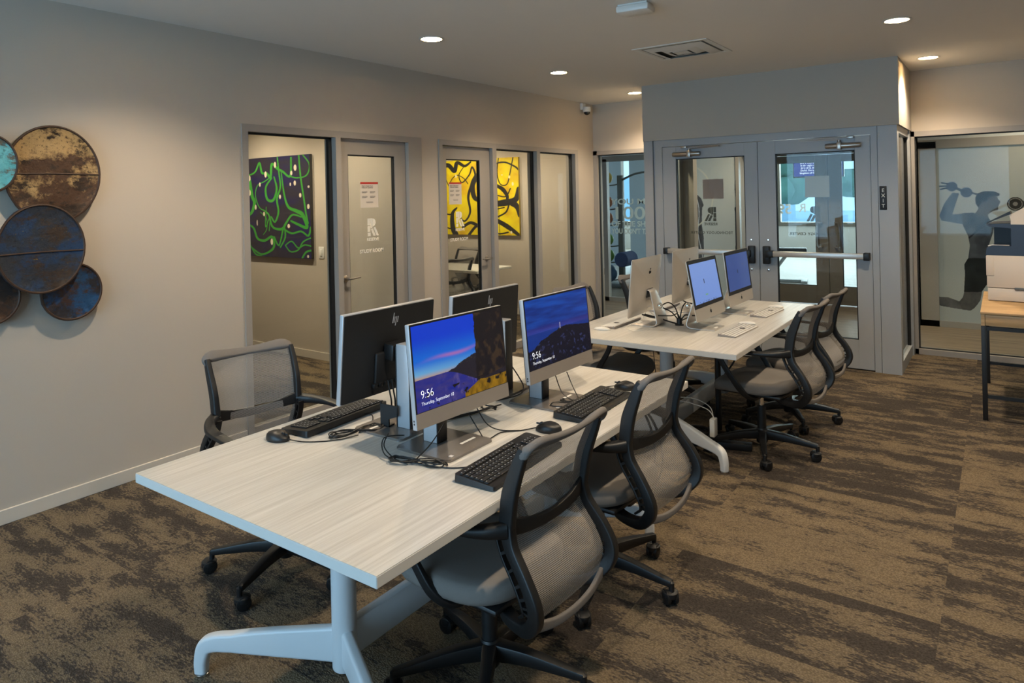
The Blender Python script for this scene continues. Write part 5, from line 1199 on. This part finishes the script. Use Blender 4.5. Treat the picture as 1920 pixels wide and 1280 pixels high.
cable('black_plug_cable', 'black plugs and leads low behind the left aluminium computers', [[(2.24, 4.30, .075), (2.27, 4.33, .062), (2.31, 4.36, .05), (2.36, 4.38, .03), (2.42, 4.41, .01)], [(2.24, 4.26, .08), (2.28, 4.30, .06), (2.32, 4.31, .055)], [(2.25, 4.95, .08), (2.28, 4.98, .06), (2.34, 5.0, .05)]], .005)

# ------------------------------------------------------------------ things under the farther table
pa_ = thing('power_adapter', 'white power adapter hanging beside the foot of the farther table', 'adapter', (2.745, 4.16, .18))
obj('housing', B((-.016, -.03, -.055), (.016, .03, .055), .006), 'white', pa_)
bm = NB(); tube(bm, [(0, 0, .055), (-.02, 0, .12), (-.12, .02, .15), (-.25, .03, .14)], .003, 6); tube(bm, [(0, .01, .055), (-.04, .01, .10), (-.16, .02, .12), (-.27, .03, .12)], .003, 6); obj('lead', bm, 'wcable', pa_)
cable('floor_cable_heap', 'heap of black power cables on the carpet under the farther table', [coil(2.55, 4.30, .12, .09, 5, .3, .05, 21), coil(2.50, 4.42, .10, .08, 4, .8, .03, 22), coil(2.6, 4.25, .09, .06, 3, .1, .11, 25)], .006, 'cable', 0)
ps = thing('power_strip', 'black power strip lying on the carpet under the farther table', 'power strip', (2.70, 4.32, 0), .25)
obj('housing', B((-.22, -.03, 0), (.22, .03, .045), .006), 'black', ps)
cp = thing('cable_spine', 'black vertical cable spine between tabletop and floor', 'cable guide', (2.62, 4.62, 0))
bm = NB(); tube(bm, [(0, 0, .01), (0, 0, .3), (.0, 0, .64)], .02, 12); obj('spine', bm, 'black', cp)
bm = NB(); tube(bm, [(.01, .01, .62), (.10, .06, .50), (.02, .02, .34), (-.02, -.02, .1), (-.06, -.1, .012)], .006, 8); obj('loose_cable', bm, 'cable', cp)
cable('thin_cable', 'thin dangling black cables between the two tables', [[(2.45, 3.95, -.04), (2.47, 3.97, -.3), (2.52, 4.02, -.45), (2.55, 4.1, -.66)], [(2.56, 3.99, -.04), (2.56, 4.0, -.25), (2.50, 4.02, -.45), (2.56, 4.12, -.68)]], .0025)
cable('hanging_cable', 'thick black cable loop hanging at the far end of the nearer table', [[(2.74, 3.02, -.06), (2.83, 3.10, -.22), (2.86, 3.12, -.42), (2.80, 3.08, -.56)], [(2.72, 3.0, -.06), (2.80, 3.07, -.18), (2.83, 3.10, -.36), (2.80, 3.08, -.55)]], .006)

# ------------------------------------------------------------------ printer and its desk
dk = thing('printer_desk', 'oak-topped desk on a black steel frame at the right edge', 'desk', (4.72, 6.36, 0))
x0, x1, y0, y1 = 4.078-4.72, 5.36-4.72, 5.77-6.36, 6.90-6.36
obj('desktop', B((x0, y0, .735), (x1, y1, .75), .001), 'oak', dk)
bm = NB(); box(bm, (x0+.003, y0+.004, .655), (x0+.025, y1-.004, .735)); box(bm, (x1-.025, y0+.004, .655), (x1-.003, y1-.004, .735)); box(bm, (x0+.025, y1-.025, .655), (x1-.025, y1-.004, .735)); obj('apron', bm, 'oak', dk)
obj('drawer_front', B((x0+.028, y0+.006, .657), (x1-.028, y0+.024, .732), .001), 'oak', dk)
for a, b in ((x0+.002, y0+.002), (x1-.032, y0+.002), (x0+.002, y1-.032), (x1-.032, y1-.032)): obj('leg', B((a, b, 0), (a+.03, b+.03, .655), .001), 'steel', dk)
for lo, hi in (((x0+.03, y0+.004, .625), (x1-.03, y0+.03, .65)), ((x0+.03, y1-.03, .625), (x1-.03, y1-.004, .65)), ((x0+.03, y0+.004, .155), (x1-.03, y0+.026, .178)), ((x0+.03, y1-.026, .155), (x1-.03, y1-.004, .178)), ((x0+.004, y0+.03, .625), (x0+.03, y1-.03, .65))): obj('rail', B(lo, hi), 'steel', dk)
pr = thing('office_printer', 'cream and navy multifunction printer standing on the oak desk', 'printer', (4.40, 6.60, .75), -.08)
px0, px1, py0, py1 = -.27, .27, -.26, .24
obj('paper_tray', B((px0+.004, py0+.002, .004), (px1, py1, .098), .004), 'cream', pr)
obj('body', B((px0, py0, .102), (px1, py1, .345), .004), 'cream', pr)
obj('tray_grip', B((px0+.17, py0-.004, .088), (px0+.30, py0+.002, .108), .002), 'gymsteel', pr)
obj('side_cover', B((px0-.003, py0-.004, .19), (px0+.045, py0+.1, .340), .003), 'cream', pr)
bm = NB(); prism(bm, [(px0-.005, .345), (px1, .345), (px1, .62), (px0+.155, .62), (px0+.155, .43), (px0+.035, .43), (px0+.003, .41)], py0+.001, py1, 'xz'); obj('navy_body', bm, 'navy', pr)
obj('output_recess', B((px0+.04, py0+.12, .43), (px0+.155, py1-.01, .60)), 'navyd', pr)
bm = NB(); prism(bm, [(px0+.02, .60), (px0+.155, .585), (px0+.155, .63), (px0+.005, .62)], py0+.001, py1, 'xz'); obj('output_lid', bm, 'navy', pr)
bm = NB(); tube(bm, [(px0+.012, py0-.002, .428), (px0+.04, py0-.002, .436), (px0+.145, py0-.002, .436)], .004, 6, smooth=False); obj('tray_lip', bm, 'silver', pr)
bm = NB(); prism(bm, [(px0+.0, .625), (px0+.012, .640), (px0+.150, .735), (px0+.158, .715), (px0+.152, .708)], py0-.01, py0+.12, 'xz'); obj('control_panel', bm, 'black', pr)
bm = NB(); prism(bm, [(px0+.155, .62), (px1, .62), (px1, .76), (px0+.22, .755), (px0+.145, .70), (px0+.155, .665)], py0, py1, 'xz'); obj('scanner_lid', bm, 'cream', pr)
obj('feeder_slot', B((px0+.30, py0-.002, .70), (px1-.02, py0+.03, .735), .003), 'navyd', pr)

for c in pr.children:
    for v in c.data.vertices:
        if v.co.z > .346: v.co.z = .346+(v.co.z-.346)*.85
bpy.context.view_layer.update()
